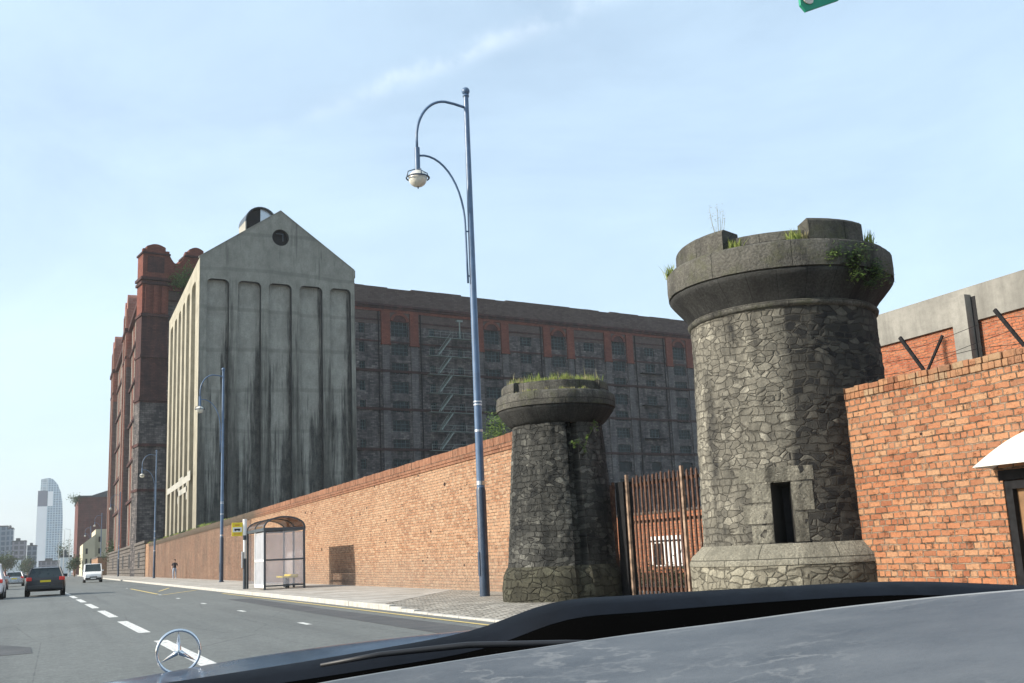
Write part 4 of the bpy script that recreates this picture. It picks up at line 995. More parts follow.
# ------------------------------------------------------------------ bus shelter
BS = thing('bus_shelter', (7.95, 43.8, .12), 'small barrel-roofed bus shelter with dark grey frame and clear sides on the pavement', 'bus shelter')
D, Lb, Hb = 1.6, 4.1, 2.4
for x, yy in ((0, 0), (D, 0), (0, Lb), (D, Lb), (D, Lb/2)):
    b = MB(); b.box(x-.04, x+.04, yy-.04, yy+.04, 0, Hb-.05); b.build('post', M['steel_dark'], BS)
b = MB(); b.box(-.05, .05, .04, Lb-.04, Hb-.05, Hb+.07); b.box(D-.05, D+.05, .04, Lb-.04, Hb-.05, Hb+.07)
for yy in (0, Lb): b.box(.0-.06, D+.06, yy-.05, yy+.05, Hb-.05, Hb+.07)
b.build('roof_beam', M['steel_dark'], BS)
n = 16; 
def arcp(r1, r2): return [(D/2-r1*cos(pi*i/n), Hb+.07+r2*sin(pi*i/n)) for i in range(n+1)]
o1, o2 = arcp(D/2+.06, .46), arcp(D/2, .40)
b = MB()
for yy in (-.04, Lb/2-.03, Lb-.02):
    for i in range(n): b.prism([o1[i], o1[i+1], o2[i+1], o2[i]], 'y', yy, yy+.06)
b.build('roof_arch', M['steel_dark'], BS)
def glassm(name, tint, alpha, rough=.08):
    k = N(name); tr = k.n('ShaderNodeBsdfTransparent'); tr.inputs[0].default_value = (*tint, 1); mx = k.n('ShaderNodeMixShader'); mx.inputs[0].default_value = alpha
    n = k.noise(k.coord(), 2.5, 5); m = k.done(k.mix(k.ramp(n, [(.3, 0), (.7, 1)]), tuple(t*.75 for t in tint), tint), rough, None, .6)
    k.l(tr.outputs[0], mx.inputs[1]); k.l(k.b.outputs[0], mx.inputs[2]); k.l(mx.outputs[0], k.o.inputs[0]); return m
M['roof_glass'] = glassm('brown tinted roof sheet', (.45,.36,.30), .3)
M['side_glass'] = glassm('scratched clear sheet', (.93,.93,.95), .26)
M['white_glass'] = glassm('milky scratched sheet', (.72,.74,.78), .5, .25)
b = MB(); m1, m2 = arcp(D/2+.03, .43), arcp(D/2+.015, .415)
for i in range(n): b.prism([m1[i], m1[i+1], m2[i+1], m2[i]], 'y', .03, Lb-.03)
b.build('roof_sheet', M['roof_glass'], BS, smooth=False)
b = MB(); b.box(.05, D-.05, -.012, .0, .2, Hb-.1); b.build('end_sheet', M['side_glass'], BS)
b = MB(); b.box(.05, D-.05, Lb, Lb+.012, .2, Hb-.1); b.build('end_sheet', M['side_glass'], BS)
b = MB(); b.box(D-.006, D+.006, .06, Lb-.06, .2, Hb-.1); b.build('rear_sheet', M['side_glass'], BS)
b = MB(); b.box(-.006, .006, .05, 2.2, .2, Hb-.1); b.build('front_sheet', M['white_glass'], BS)
b = MB()
for z in (.12, 1.15): b.box(.04, D-.04, -.025, .025, z, z+.06); b.box(D-.025, D+.025, .04, Lb-.04, z, z+.06)
b.build('rail', M['steel_dark'], BS)
b = MB(); b.box(-.03, .03, .04, 2.2, 1.12, 1.2); b.box(-.03, .03, .04, 2.2, .08, .2); b.box(-.03, .03, 2.17, 2.23, .08, Hb-.05); b.build('front_rail', M['white'], BS)
b = MB(); b.box(D-.5, D-.12, .7, 3.3, .43, .48); b.box(D-.16, D-.1, .7, 3.3, .48, .55); st = b.build('seat', M['yellow'], BS)
b = MB(); b.box(D-.38, D-.22, 1.9, 2.1, .0, .43); b.build('leg', M['steel_dark'], st)
BP = thing('bus_stop_sign', (7.8, 47.75+.0, .12), 'bus stop pole with yellow and white flag left of the shelter', 'bus stop')
b = MB(); b.tube([(0, 0, 0), (0, 0, 1.3)], .075, 12); b.tube([(0, 0, 2.1), (0, 0, 2.3)], .08, 12); b.build('pole', M['steel_dark'], BP, autosmooth=40)
b = MB(); b.tube([(0, 0, 1.3), (0, 0, 2.1)], .07, 12); b.tube([(0, 0, 2.3), (0, 0, 3.0)], .09, 12); b.build('pole_sleeve', M['white'], BP, autosmooth=40)
b = MB(); b.box(-.13, -.08, -.12, .12, .9, 1.6); b.build('timetable_case', M['silver'], BP)
b = MB(); b.box(-.56, -.1, -.02, .02, 2.28, 2.86); fl = b.build('flag', M['yellow'], BP, bevel=.008)
b = MB(); b.box(-.53, -.13, -.026, -.021, 2.45, 2.66); b.build('white_panel', M['white'], fl)
b = MB(); b.box(-.46, -.2, -.032, -.0265, 2.52, 2.6); b.box(-.43, -.38, -.032, -.0265, 2.495, 2.52); b.box(-.28, -.23, -.032, -.0265, 2.495, 2.52); b.build('bus_symbol', M['black'], fl)
b = MB(); b.box(-.43, -.23, -.026, -.021, 2.74, 2.77); b.build('small_print', M['red_mark'], fl)
b = MB(); b.box(-.47, -.19, -.026, -.021, 2.36, 2.385); b.build('small_print', M['red_mark'], fl)

# ------------------------------------------------------------------ vehicles
M['car_black'] = plain('black car paint', (.012,.014,.017), .35, .2, 3, spec=.6)
M['car_white'] = plain('white car paint', (.74,.75,.76), .3, .05, 3, spec=.5)
M['car_silver'] = plain('silver car paint', (.36,.38,.4), .28, .08, 3, metal=.5)
M['car_red'] = plain('dark red car paint', (.16,.012,.012), .25, .1, 3, spec=.6)
M['car_glass'] = plain('car glass', (.035,.05,.055), .3, .2, 2, spec=.3)
M['tyre'] = plain('tyre rubber', (.02,.02,.02), .85, .2, 9)
M['rim'] = plain('alloy', (.4,.4,.41), .35, .1, 9, metal=.8)
k = N('tail lamp red'); M['tail'] = k.done((.7,.03,.02), .2, None, .6)
k = N('head lamp'); M['head'] = k.done((.75,.77,.78), .12, None, .8)
def car(name, loc, rz, W, L, H, paint, label, cat, group, style='hatch'):
    """local +y is forward; base at z=0"""
    o = thing(name, loc, label, cat, group, rz)
    w = W/2; van = style == 'van'
    belt = .95 if not van else 1.12
    if van: st = [(-L/2, .88, .42), (-L/2+.12, 1, .28), (-L/2+1, 1, .24), (L/2-.9, 1, .24), (L/2-.45, .97, .26), (L/2-.08, .9, .32), (L/2, .82, .42)]; tops = [belt-.08, belt, belt, belt, .98, .86, .7]
    else: st = [(-L/2, .84, .42), (-L/2+.1, .95, .3), (-L/2+.7, 1, .24), (L/2-1.5, 1, .24), (L/2-.7, .96, .26), (L/2-.12, .86, .32), (L/2, .76, .42)]; tops = [belt-.12, belt, belt, belt, .84, .72, .6]
    b = MB(); ring = []
    for (y, ws, zb), zt in zip(st, tops):
        ww = w*ws; mid = (zb+zt)/2
        half = [(0, zb), (ww*.88, zb), (ww*.97, zb+.1), (ww, mid), (ww*.97, zt-.08), (ww*.88, zt), (0, zt+.02)]
        ring.append([(x, y, z) for x, z in half] + [(-x, y, z) for x, z in half[-2:0:-1]])
    nn = len(ring[0]); pts = [p for r in ring for p in r]; fsx = []
    for i in range(len(ring)-1):
        for j in range(nn): j2 = (j+1) % nn; fsx.append((i*nn+j, i*nn+j2, (i+1)*nn+j2, (i+1)*nn+j))
    fsx.append(tuple(range(nn))); fsx.append(tuple(range((len(ring)-1)*nn, len(ring)*nn)))
    b.add(pts, fsx); body = b.build('body', M[paint], o, autosmooth=35)
    # greenhouse
    if van: gy = [(-L/2+.06, -L/2+.16), (L/2-.95, L/2-1.55)]
    else: gy = [(-L/2+.1, -L/2+.45), (L/2-1.15, L/2-1.95)]
    wb, wt = w*.9, w*(.84 if van else .70)
    (rb, rt), (fb, ft) = gy; zb, zt = belt-.02, H-.06
    b = MB(); b.add([(-wb, rb, zb), (wb, rb, zb), (wb, fb, zb), (-wb, fb, zb), (-wt, rt, zt), (wt, rt, zt), (wt, ft, zt), (-wt, ft, zt)], [(0, 1, 5, 4), (1, 2, 6, 5), (2, 3, 7, 6), (3, 0, 4, 7), (4, 5, 6, 7), (0, 1, 2, 3)])
    b.build('windows', M['car_glass'], o)
    b = MB(); n = 6
    for i in range(n):   # slightly domed roof
        t0, t1 = i/n, (i+1)/n; zc = lambda t: zt+.06*sin(pi*t)**.5
        y0, y1 = rt-.05+(ft-rt+.07)*t0, rt-.05+(ft-rt+.07)*t1
        b.add([(-wt, y0, zt), (wt, y0, zt), (wt, y1, zt), (-wt, y1, zt), (-wt*.85, y0, zc(t0)), (wt*.85, y0, zc(t0)), (wt*.85, y1, zc(t1)), (-wt*.85, y1, zc(t1))], [(4, 5, 6, 7), (0, 4, 7, 3), (1, 2, 6, 5), (0, 1, 5, 4), (3, 7, 6, 2)])
    for sx in (-1, 1):
        b.tube([(sx*wb, rb, zb), (sx*wt, rt, zt+.01)], .055, 6); b.tube([(sx*wb, fb, zb), (sx*wt, ft, zt+.01)], .04, 6)
        for t in ((.38, .68) if not van else (.55,)):
            b.tube([(sx*wb, rb+(fb-rb)*t, zb), (sx*wt, rt+(ft-rt)*t, zt)], .04, 6)
        if van:   # panelled rear sides
            y0, y1 = rb+(fb-rb)*.0, rb+(fb-rb)*.55; Y0, Y1 = rt+(ft-rt)*.0, rt+(ft-rt)*.55
            b.add([(sx*(wb+.012), y0, zb), (sx*(wb+.012), y1, zb), (sx*(wt+.012), Y1, zt), (sx*(wt+.012), Y0, zt)], [(0, 1, 2, 3)])
    b.build('roof', M[paint], o, autosmooth=40)
    # lights, bumper, plate, mirrors
    for sx in (-1, 1):
        b = MB(); x0, x1 = sorted((sx*w*.68, sx*w*.95)); z0, z1 = (.78, 1.25) if van else (.80, .98)
        b.box(x0, x1, -L/2-.015, -L/2+.12, z0, z1); b.build('tail_light', M['tail'], o, bevel=.02)
        b = MB(); x0, x1 = sorted((sx*w*.5, sx*w*.84)); b.box(x0, x1, L/2-.16, L/2+.01, .6, .76); b.build('headlight', M['head'], o, bevel=.03)
        b = MB(); b.box(*sorted((sx*wb, sx*(w+.12))), fb-.25, fb-.12, zb+.02, zb+.18); b.build('mirror', M[paint], o, bevel=.02)
    b = MB(); b.box(-w*.86, w*.86, L/2-.12, L/2+.03, .3, .5); b.build('bumper', M['black'] if paint != 'car_black' else M[paint], o, bevel=.03)
    b = MB(); b.box(-w*.88, w*.88, -L/2-.05, -L/2+.1, .36, .56); b.build('bumper', M['black'] if van else M[paint], o, bevel=.03)
    b = MB(); b.box(-.26, .26, -L/2-.03, -L/2-.005, .72, .82); b.build('number_plate', M['yellow'], o)
    b = MB(); b.box(-.26, .26, L/2+.031, L/2+.045, .36, .47); b.build('number_plate', M['white'], o)
    b = MB(); b.box(-w*.4, w*.4, L/2-.05, L/2+.012, .52, .62); b.build('grille', M['black'], o)
    wr = .31
    for sx in (-1, 1):
        for yy in (-L/2+.82, L/2-.85):
            b = MB(); b.tube([(sx*(w-.22), yy, wr), (sx*(w-.2), yy, wr), (sx*(w-.01), yy, wr), (sx*(w+.005), yy, wr)], [wr-.03, wr, wr, wr-.03], 20); wh = b.build('wheel', M['tyre'], o, autosmooth=40)
            b = MB(); b.tube([(sx*(w-.03), yy, wr), (sx*(w+.012), yy, wr)], [wr*.66, wr*.6], 16); b.build('rim', M['rim'], wh)
            b = MB(); b.tube([(sx*(w-.02), yy, wr+.03), (sx*(w+.002), yy, wr+.03)], wr+.05, 20); b.build('wheel_arch', M['black'], o)
    return o
G = 'cars driving away on the left'
car('car', (-.2, 63.6, .005), 0, 1.95, 4.4, 1.5, 'car_black', 'black hatchback with yellow rear plate, the nearest whole car ahead', 'car', G)
car('van', (4.18, 123, .005), pi, 1.85, 4.3, 1.95, 'car_white', 'small white van coming towards the camera near the centre line', 'van', None, 'van')
car('car', (-3.0, 60.9, .005), 0, 1.85, 4.5, 1.78, 'car_white', 'white tall car with red tail light cut by the left edge', 'car', G)
car('car', (-4.0, 97, .005), 0, 1.75, 4.3, 1.45, 'car_red', 'dark red car between the white car and the black hatchback', 'car', G)
car('car', (-3.3, 122, .005), 0, 1.8, 4.4, 1.46, 'car_silver', 'silver car mostly hidden behind the black hatchback', 'car', G)
car('car', (-4.3, 168, .005), 0, 1.8, 4.4, 1.5, 'car_black', 'farthest dark car left of the black hatchback', 'car', G)

# ------------------------------------------------------------------ pedestrian
def skin_person(loc, rz, label):
    V = {'pel': (0, 0, .98), 'wst': (0, .01, 1.12), 'cst': (0, .02, 1.32), 'nk': (0, .03, 1.5), 'hd0': (0, .05, 1.58), 'hd': (0, .06, 1.68), 'top': (0, .05, 1.76)}
    R = {'pel': (.155, .11), 'wst': (.135, .1), 'cst': (.17, .115), 'nk': (.055, .055), 'hd0': (.07, .08), 'hd': (.08, .1), 'top': (.055, .07)}
    E = [('pel', 'wst'), ('wst', 'cst'), ('cst', 'nk'), ('nk', 'hd0'), ('hd0', 'hd'), ('hd', 'top')]
    def c(n, p, r, par): V[n] = p; R[n] = (r, r) if not isinstance(r, tuple) else r; E.append((par, n))
    for s, st in (('L', 1), ('R', -1)):
        c('hip'+s, (st*.1, .02*st, .9), .095, 'pel'); c('kne'+s, (st*.11, .2 if st > 0 else -.02, .5), .062, 'hip'+s); c('ank'+s, (st*.1, .24 if st > 0 else -.3, .12 if st > 0 else .16), .042, 'kne'+s); c('toe'+s, (st*.11, .38 if st > 0 else -.18, .05), .04, 'ank'+s)
        c('sh'+s, (st*.19, .02, 1.42), .06, 'cst'); c('el'+s, (st*.25, -.1 if st > 0 else .06, 1.16), .045, 'sh'+s); c('wr'+s, (st*.24, .02 if st > 0 else .26, .95), .03, 'el'+s); c('ha'+s, (st*.23, .06 if st > 0 else .33, .88), (.025, .038), 'wr'+s)
    names = list(V); me = bpy.data.meshes.new('tmp'); me.from_pydata([V[n] for n in names], [(names.index(a), names.index(q)) for a, q in E], [])
    t = bpy.data.objects.new('tmp', me); COL.objects.link(t)
    md = t.modifiers.new('s', 'SKIN'); t.modifiers.new('ss', 'SUBSURF').levels = 2
    for i, n in enumerate(names): me.skin_vertices[0].data[i].radius = R[n]
    me.skin_vertices[0].data[0].use_root = True
    dg = bpy.context.evaluated_depsgraph_get(); ev = t.evaluated_get(dg); m2 = bpy.data.meshes.new_from_object(ev); bpy.data.objects.remove(t)
    for k_ in ('p_skin', 'p_top', 'p_jean', 'p_shoe'): m2.materials.append(M[k_])
    for p in m2.polygons:
        z, x = p.center.z, abs(p.center.x); p.use_smooth = True
        p.material_index = 0 if z > 1.5 or (x > .2 and z < 1.22) else 1 if z > 1.0 or x > .19 else 3 if z < .1 else 2
    o = bpy.data.objects.new('person', m2); COL.objects.link(o); o.location = loc; o.rotation_euler = (0, 0, rz)
    b = MB(); b.sphere((0, .035, 1.71), .1, 12, 8, sc=(.95, 1.1, .95)); b.build('hair', M['p_hair'], o, smooth=True)
    b = MB(); b.box(-.13, .13, -.2, -.09, 1.12, 1.42); b.build('rucksack', M['white_paint'], o, bevel=.03)
    return tag(o, label, 'person')
M['p_skin'] = plain('skin', (.45,.28,.2), .5, .05); M['p_top'] = plain('dark top', (.03,.028,.035), .8); M['p_jean'] = plain('pale jeans', (.3,.36,.45), .8, .15); M['p_shoe'] = plain('white shoe', (.6,.6,.6), .6); M['p_hair'] = plain('brown hair', (.05,.03,.02), .6)
skin_person((10.5, 103, .12), radians(170), 'person in dark top and pale jeans walking along the foot of the wall')

# ------------------------------------------------------------------ far things
def glassgrid(name, base, line, sx, sz):
    k = N(name); w = k.wall(); b = k.n('ShaderNodeTexBrick'); k.l(w, b.inputs['Vector']); b.inputs['Scale'].default_value = 1; b.offset = 0
    b.inputs['Brick Width'].default_value = sx; b.inputs['Row Height'].default_value = sz; b.inputs['Mortar Size'].default_value = min(sx, sz)*.16
    b.inputs['Color1'].default_value = (*base, 1); b.inputs['Color2'].default_value = tuple(c*.65 for c in base)+(1,); b.inputs['Mortar'].default_value = (*line, 1)
    return k.done(b.outputs['Color'], .3, None, .5)
M['sky_glass'] = glassgrid('blue tower cladding', (.08,.20,.34), (.42,.55,.62), 3.2, 3)
M['sky_white'] = plain('white cladding', (.85,.86,.87), .5, .03, .1)
M['sky_pale'] = glassgrid('pale blue cladding', (.36,.48,.55), (.55,.62,.66), 5, 3)
M['sky_dark'] = plain('dark blue cladding', (.015,.04,.11), .4, .1, .1)
TX = thing('skyscraper', (-3, 1500, 0), 'tall slender blue and white tower with a curved sloping top on the skyline', 'skyscraper')
b = MB(); b.box(-15.5, -3.5, 0, 20, 0, 86); b.build('white_side', M['sky_white'], TX)
b = MB(); b.box(-15.2, -3.5, .5, 20, 86, 106); b.build('dark_panel', M['sky_dark'], TX)
b = MB(); P = [(-3.5, 0), (16.3, 0), (15.5, 70), (14.2, 92), (12, 104), (8, 114), (2, 121), (-3.5, 122.5)]; b.prism(P, 'y', -.8, 22); b.build('glass_side', M['sky_glass'], TX)
b = MB(); b.prism([(-12.3, 106), (-3.5, 106), (-3.5, 122.3), (-12, 121)], 'y', .2, 20); b.build('top_panel', M['sky_pale'], TX)
b = MB(); b.box(-3.2, 3, -1.4, -.85, 86, 105); b.build('white_panel', M['sky_white'], TX)
M['far_grey'] = glassgrid('distant grey block', (.07,.12,.18), (.2,.25,.31), 3, 3)
M['far_brown'] = glassgrid('distant brown block', (.09,.09,.12), (.2,.2,.23), 3, 3)
M['far_white'] = plain('distant white wall', (.6,.64,.66), .7, .1, .1)
def block(name, x0, x1, y, dy, h, mat, label, extra=None):
    o = thing(name, ((x0+x1)/2, y, 0), label, 'building'); w = (x1-x0)/2
    b = MB(); b.box(-w, w, 0, dy, 0, h); b.build('wall', M[mat], o)
    b = MB(); b.box(-w*.5, w*.1, 2, dy*.6, h, h+1.6); b.box(-w-.1, w+.1, -.1, dy+.1, h-.5, h+.15); b.build('roof', M['slate'], o); return o
block('office_block', -44, -24, 705, 20, 30, 'far_grey', 'blue grey tower block at the left edge of the skyline')
block('office_block', -24, -21, 700, 20, 28.5, 'far_grey', 'narrow grey block right beside the leftmost tower block')
block('office_block', -21, -13.5, 690, 20, 20.5, 'far_brown', 'brown block left of the skyscraper')
block('office_block', -13.4, -8, 720, 20, 18.3, 'far_grey', 'lower grey block touching the foot of the skyscraper')
block('office_block', -19, -13, 560, 10, 8.5, 'far_white', 'low pale building behind the trees on the left')
block('office_block', -7, 8, 760, 12, 9, 'far_brown', 'low brown roofline across the foot of the skyscraper')
block('terrace_house', 2.7, 6.0, 360, 8, 6.2, 'far_white', 'small pale blue house at the far end of the street')
FR = thing('red_warehouse', (8.6, 420, 0), 'distant dark red brick warehouse with a low pitched roof beyond the cream building', 'warehouse')
b = MB(); b.box(0, 30, 0, 60, 0, 28.4); b.build('wall', M['far_red'], FR)
b = MB(); b.prism([(4, 28.4), (30, 28.4), (18, 33)], 'y', 1, 55); b.box(-.3, 30.2, -.3, 60, 27.9, 28.5); b.build('roof', M['slate'], FR)
M['cream'] = plain('cream render', (.5,.46,.33), .85, .12, .2)
M['tile_red'] = plain('red roof tiles', (.3,.1,.07), .8, .2, .5)
CB = thing('cream_building', (7.6, 300, 0), 'stepped cream rendered building below the dark red warehouse', 'building')
b = MB(); b.box(0, 3, 0, 30, 0, 8.2); b.box(3, 6, 1, 30, 0, 11.9); b.prism([(0, 8.2), (3, 8.2), (3, 10.6)], 'y', 0, 30); b.build('wall', M['cream'], CB)
b = MB(); b.box(6, 14, 3, 30, 0, 10.5, 0); b.box(5.9, 14.2, 2.9, 30.1, 10.5, 11.3, 1); b.build('side_wing', [M['cream'], M['tile_red']], CB)
for x, z in ((.7, 3), (1.9, 3), (.7, 5.6), (3.8, 5.6), (3.8, 8.6), (3.8, 2.6)):
    b = MB(); b.box(x, x+.5, -.05 if x < 3 else .95, .0 if x < 3 else 1.0, z, z+1.4); b.build('window', M['hole'], CB)
LW = thing('brick_wall', (9.6, 236, 0), 'short red brick wall past the stone plinth, under a shrub', 'wall')
b = MB(); b.box(0, 2.4, 18, 58, 0, 4.0); b.build('wall_face', M['wall_brick'], LW); b = MB(); b.box(-.1, 2.5, 17.9, 58.1, 4.0, 4.25); b.build('coping', M['rust_stone'], LW)
def tree(loc, h, r, label, seed, name='tree'):
    random.seed(seed); o = thing(name, loc, label, 'tree', 'trees down the street')
    b = MB(); b.tube([(0, 0, 0), (.1, 0, h*.35), (0, .1, h*.7)], [r*.09, r*.06, r*.03], 7)
    for k in range(5): a = k*1.3; b.tube([(.05, 0, h*(.3+.06*k)), (r*.5*cos(a), r*.5*sin(a), h*(.55+.06*k))], [r*.04, r*.015], 5)
    b.build('trunk', M['timber'], o)
    b = MB(); leaves(b, (0, 0, h*.65), (r*.62, r*.62, h*.28), 1400, r*.085, 0, 14); b.build('crown', M['leaf_dark'], o); return o
tree((-21, 480, 0), 9.5, 6, 'dark tree at the left edge in front of the tower blocks', 61)
tree((-15, 430, 0), 8, 5, 'dark tree left of the skyscraper foot', 62)
tree((-9, 520, 0), 8, 5, 'dark tree under the skyscraper', 63)
tree((5.8, 300, 0), 5.5, 2.6, 'small dark tree left of the cream building', 64)
tree((4.5, 420, 0), 12, 3, 'tall thin tree before the red warehouse corner', 65)
tree((12.6, 246, 0), 8, 3, 'shrubby tree above the short red brick wall', 66)
b = MB(); random.seed(67); leaves(b, (0, 0, 0), (1.6, 1.6, 1.8), 400, .3, 0, 5); b.tube([(1, 0, -2), (0, 0, 0)], [.1, .05], 5)
tag(b.build('bush', M['leaf_dark'], loc=(7.6, 419.5, 26.6)), 'dark bush clinging to the top left corner of the distant red warehouse', 'bush')
for i, (x, yy, h) in enumerate(((4.6, 330, 13), (3.6, 390, 14), (5.6, 300, 12))):
    b = MB(); b.tube([(0, 0, 0), (0, 0, h)], [.12, .06], 6); b.tube([(0, 0, h), (-1.2, 0, h+.25)], .05, 5)
    tag(b.build('lighting_column', M['silver'], loc=(x-1.2, yy, 0)), ['thin grey lighting column at the street end, middle of three', 'thin grey lighting column nearest the skyscraper', 'thin grey lighting column nearest the cream building'][i], 'lighting column', 'thin columns at the street end')

# ------------------------------------------------------------------ the car we sit in: bonnet, cowl, wiper, star, dashboard
M['bonnet'] = plain('dark blue car paint', (.035,.06,.10), .2, .15, 3, spec=.6)
M['cowl'] = plain('black cowl', (.005,.007,.011), .7, .3, 12, spec=.10)
def dashm():
    k = N('dusty grey dashboard'); c = k.coord()
    a = k.noise(c, 260, 4, .7)
    s = k.noise(k.scale(c, (6, 7, 3)), 2.3, 9, .82); s2 = k.noise(k.scale(c, (3, 3, 2)), 1.6, 8, .75)
    sm = k.val('MULTIPLY', k.ramp(s, [(.5, 0), (.68, 1)]), k.ramp(s2, [(.42, 0), (.66, 1)]))
    col = k.mix(k.ramp(a, [(.35, 0), (.65, 1)]), (.040,.044,.05), (.06,.066,.074)); fl = k.ramp(k.val('ABSOLUTE', k.val('SUBTRACT', k.noise(c, 14, 8, .62), .5)), [(0, 1), (.035, 0)]); fl = k.val('MULTIPLY', fl, k.ramp(k.noise(c, 5, 3), [(.48, 0), (.66, 1)])); col = k.mix(k.val('MULTIPLY', k.val('MAXIMUM', fl, k.val('MULTIPLY', sm, .5)), .6), col, (.30,.295,.28)); lg = k.noise(c, 6, 6, .65); col = k.mix(k.ramp(lg, [(.4, 0), (.68, .8)]), col, (.11,.115,.12))
    return k.done(col, .5, k.bump(a, .2, .002), .5)
M['dash'] = dashm(); M['trim'] = plain('pale dashboard trim', (.22,.23,.24), .4, .1, 20)
M['seal'] = plain('black rubber seal', (.002,.002,.002), .95, .1, 9, spec=0)
M['chrome'] = plain('chrome', (.75,.76,.78), .12, .03, 5, metal=1)
CR = thing('car', (.21, 1.0, 0), 'dark car in the foreground seen from inside, with star on bonnet and dusty dashboard', 'car')
def loc(p): return (p[0]-.21, p[1]-1.0, p[2])
# bonnet: crest row then rows towards the windscreen and down to the grille
cre = [(-.72, 1.85, .945), (-.45, 2.0, .965), (-.1, 2.05, .98), (.12, 2.05, .993), (.22, 2.04, 1.004), (.34, 2.0, 1.02), (.48, 1.95, 1.033), (.62, 1.86, 1.046), (.78, 1.68, 1.062), (.9, 1.45, 1.066), (1.0, 1.25, 1.06)]
b = MB(); rowsb = []
rowsb.append([(x, y+.12, z-.28) for x, y, z in cre]); rowsb.append([(x, y+.09, z-.09) for x, y, z in cre]); rowsb.append([(x, y+.045, z-.02) for x, y, z in cre]); rowsb.append(cre)
rowsb.append([(x, y-.1, z+.0) for x, y, z in cre]); rowsb.append([(x, 1.0+(y-1.0)*.6, z-.012) for x, y, z in cre]); rowsb.append([(x, 1.0+(y-1.0)*.2, z-.03) for x, y, z in cre])
n = len(cre); b.add([loc(p) for r in rowsb for p in r], [(i*n+j, i*n+j+1, (i+1)*n+j+1, (i+1)*n+j) for i in range(len(rowsb)-1) for j in range(n-1)])
o = b.build('bonnet', M['bonnet'], CR, smooth=True); sb = o.modifiers.new('s', 'SUBSURF'); sb.levels = 2; sb.render_levels = 2
# cowl hump below the windscreen
cw = [(-.75, 1.25, 1.0), (-.3, 1.3, 1.03), (.0, 1.3, 1.045), (.2, 1.27, 1.06), (.34, 1.23, 1.075), (.46, 1.2, 1.091), (.55, 1.155, 1.1195), (.64, 1.12, 1.1235), (.79, 1.08, 1.1245), (.95, 1.02, 1.124), (1.08, .95, 1.113), (1.2, .86, 1.10)]
cw = cw0 = cw
def cat(P, m=5):
    out = []; P = [Vector(p) for p in P]
    for i in range(len(P)-1):
        a, b_, c_, d_ = P[max(i-1, 0)], P[i], P[i+1], P[min(i+2, len(P)-1)]
        for j in range(m):
            t = j/m; out.append(.5*((2*b_)+(c_-a)*t+(2*a-5*b_+4*c_-d_)*t*t+(3*b_-a-3*c_+d_)*t**3))
    out.append(P[-1]); return [tuple(p) for p in out]
cw = cat(cw)
def grid(name, rows_, mat):
    n = len(rows_[0]); b = MB(); b.add([loc(p) for r in rows_ for p in r], [(i*n+j, i*n+j+1, (i+1)*n+j+1, (i+1)*n+j) for i in range(len(rows_)-1) for j in range(n-1)])
    return b.build(name, mat, CR, smooth=True)
grid('cowl', [[(x, y+.1, z-.07) for x, y, z in cw], [(x, y+.03, z-.008) for x, y, z in cw], [(x, y+.01, z-.001) for x, y, z in cw], cw, [(x*.99, y-.03, z-.006) for x, y, z in cw], [(x*.985, y-.045, z-.016+.002*sin(x*9)) for x, y, z in cw]], M['cowl'])
grid('windscreen_seal', [[(x*.985, y-.045, z-.0165+.002*sin(x*9)) for x, y, z in cw], [(x*.97, y-.06, z-.03) for x, y, z in cw], [(x*.94, y-.1, z-.07) for x, y, z in cw], [(x*.9, y-.18, z-.16) for x, y, z in cw]], M['seal'])
b = MB(); b.tube([loc(p) for p in [(.27, 1.16, 1.07), (.33, 1.14, 1.078), (.42, 1.11, 1.083), (.52, 1.07, 1.080), (.6, 1.05, 1.076)]], [.002, .003, .0035, .0035, .002], 8)
wp = b.build('wiper', M['black'], CR, smooth=True)
# dashboard top
de0 = [(-.9, .85, .98), (-.5, .98, 1.01), (-.1, 1.02, 1.035), (.12, 1.02, 1.053), (.25, 1.0, 1.07), (.51, .98, 1.0885), (.65, .94, 1.0985), (.77, .88, 1.110), (.88, .78, 1.1205), (.95, .68, 1.124), (1.0, .55, 1.12)]
def smoothline(P, m=5):
    out = []; P = [Vector(p) for p in P]
    for i in range(len(P)-1):
        a, b_, c_, d_ = P[max(i-1, 0)], P[i], P[i+1], P[min(i+2, len(P)-1)]
        for j in range(m):
            t = j/m; out.append(.5*((2*b_)+(c_-a)*t+(2*a-5*b_+4*c_-d_)*t*t+(3*b_-a-3*c_+d_)*t**3))
    out.append(P[-1]); return [tuple(p) for p in out]
de = smoothline(de0)
def surf(name, rows_, mat):
    n = len(rows_[0]); b = MB(); b.add([loc(p) for r in rows_ for p in r], [(i*n+j, i*n+j+1, (i+1)*n+j+1, (i+1)*n+j) for i in range(len(rows_)-1) for j in range(n-1)])
    return b.build(name, mat, CR, smooth=True)
surf('dashboard', [[(x, y+.016, z-.09) for x, y, z in de], [(x, y+.014, z-.02) for x, y, z in de], [(x, y+.010, z-.005) for x, y, z in de], [(x, y+.004, z-.0005) for x, y, z in de], [(x*.995, y*.99, z) for x, y, z in de], [(x*.96, y*.94, z-.002) for x, y, z in de], [(x*.8, y*.78, z-.010) for x, y, z in de], [(x*.62, y*.58, z-.022) for x, y, z in de], [(x*.48, y*.42, z-.07) for x, y, z in de], [(x*.46, y*.38, z-.25) for x, y, z in de]], M['dash'])
b = MB(); b.tube([loc((x, y+.006, z-.0008)) for x, y, z in de], .0016, 6); b.build('dashboard_trim', M['trim'], CR, smooth=True)
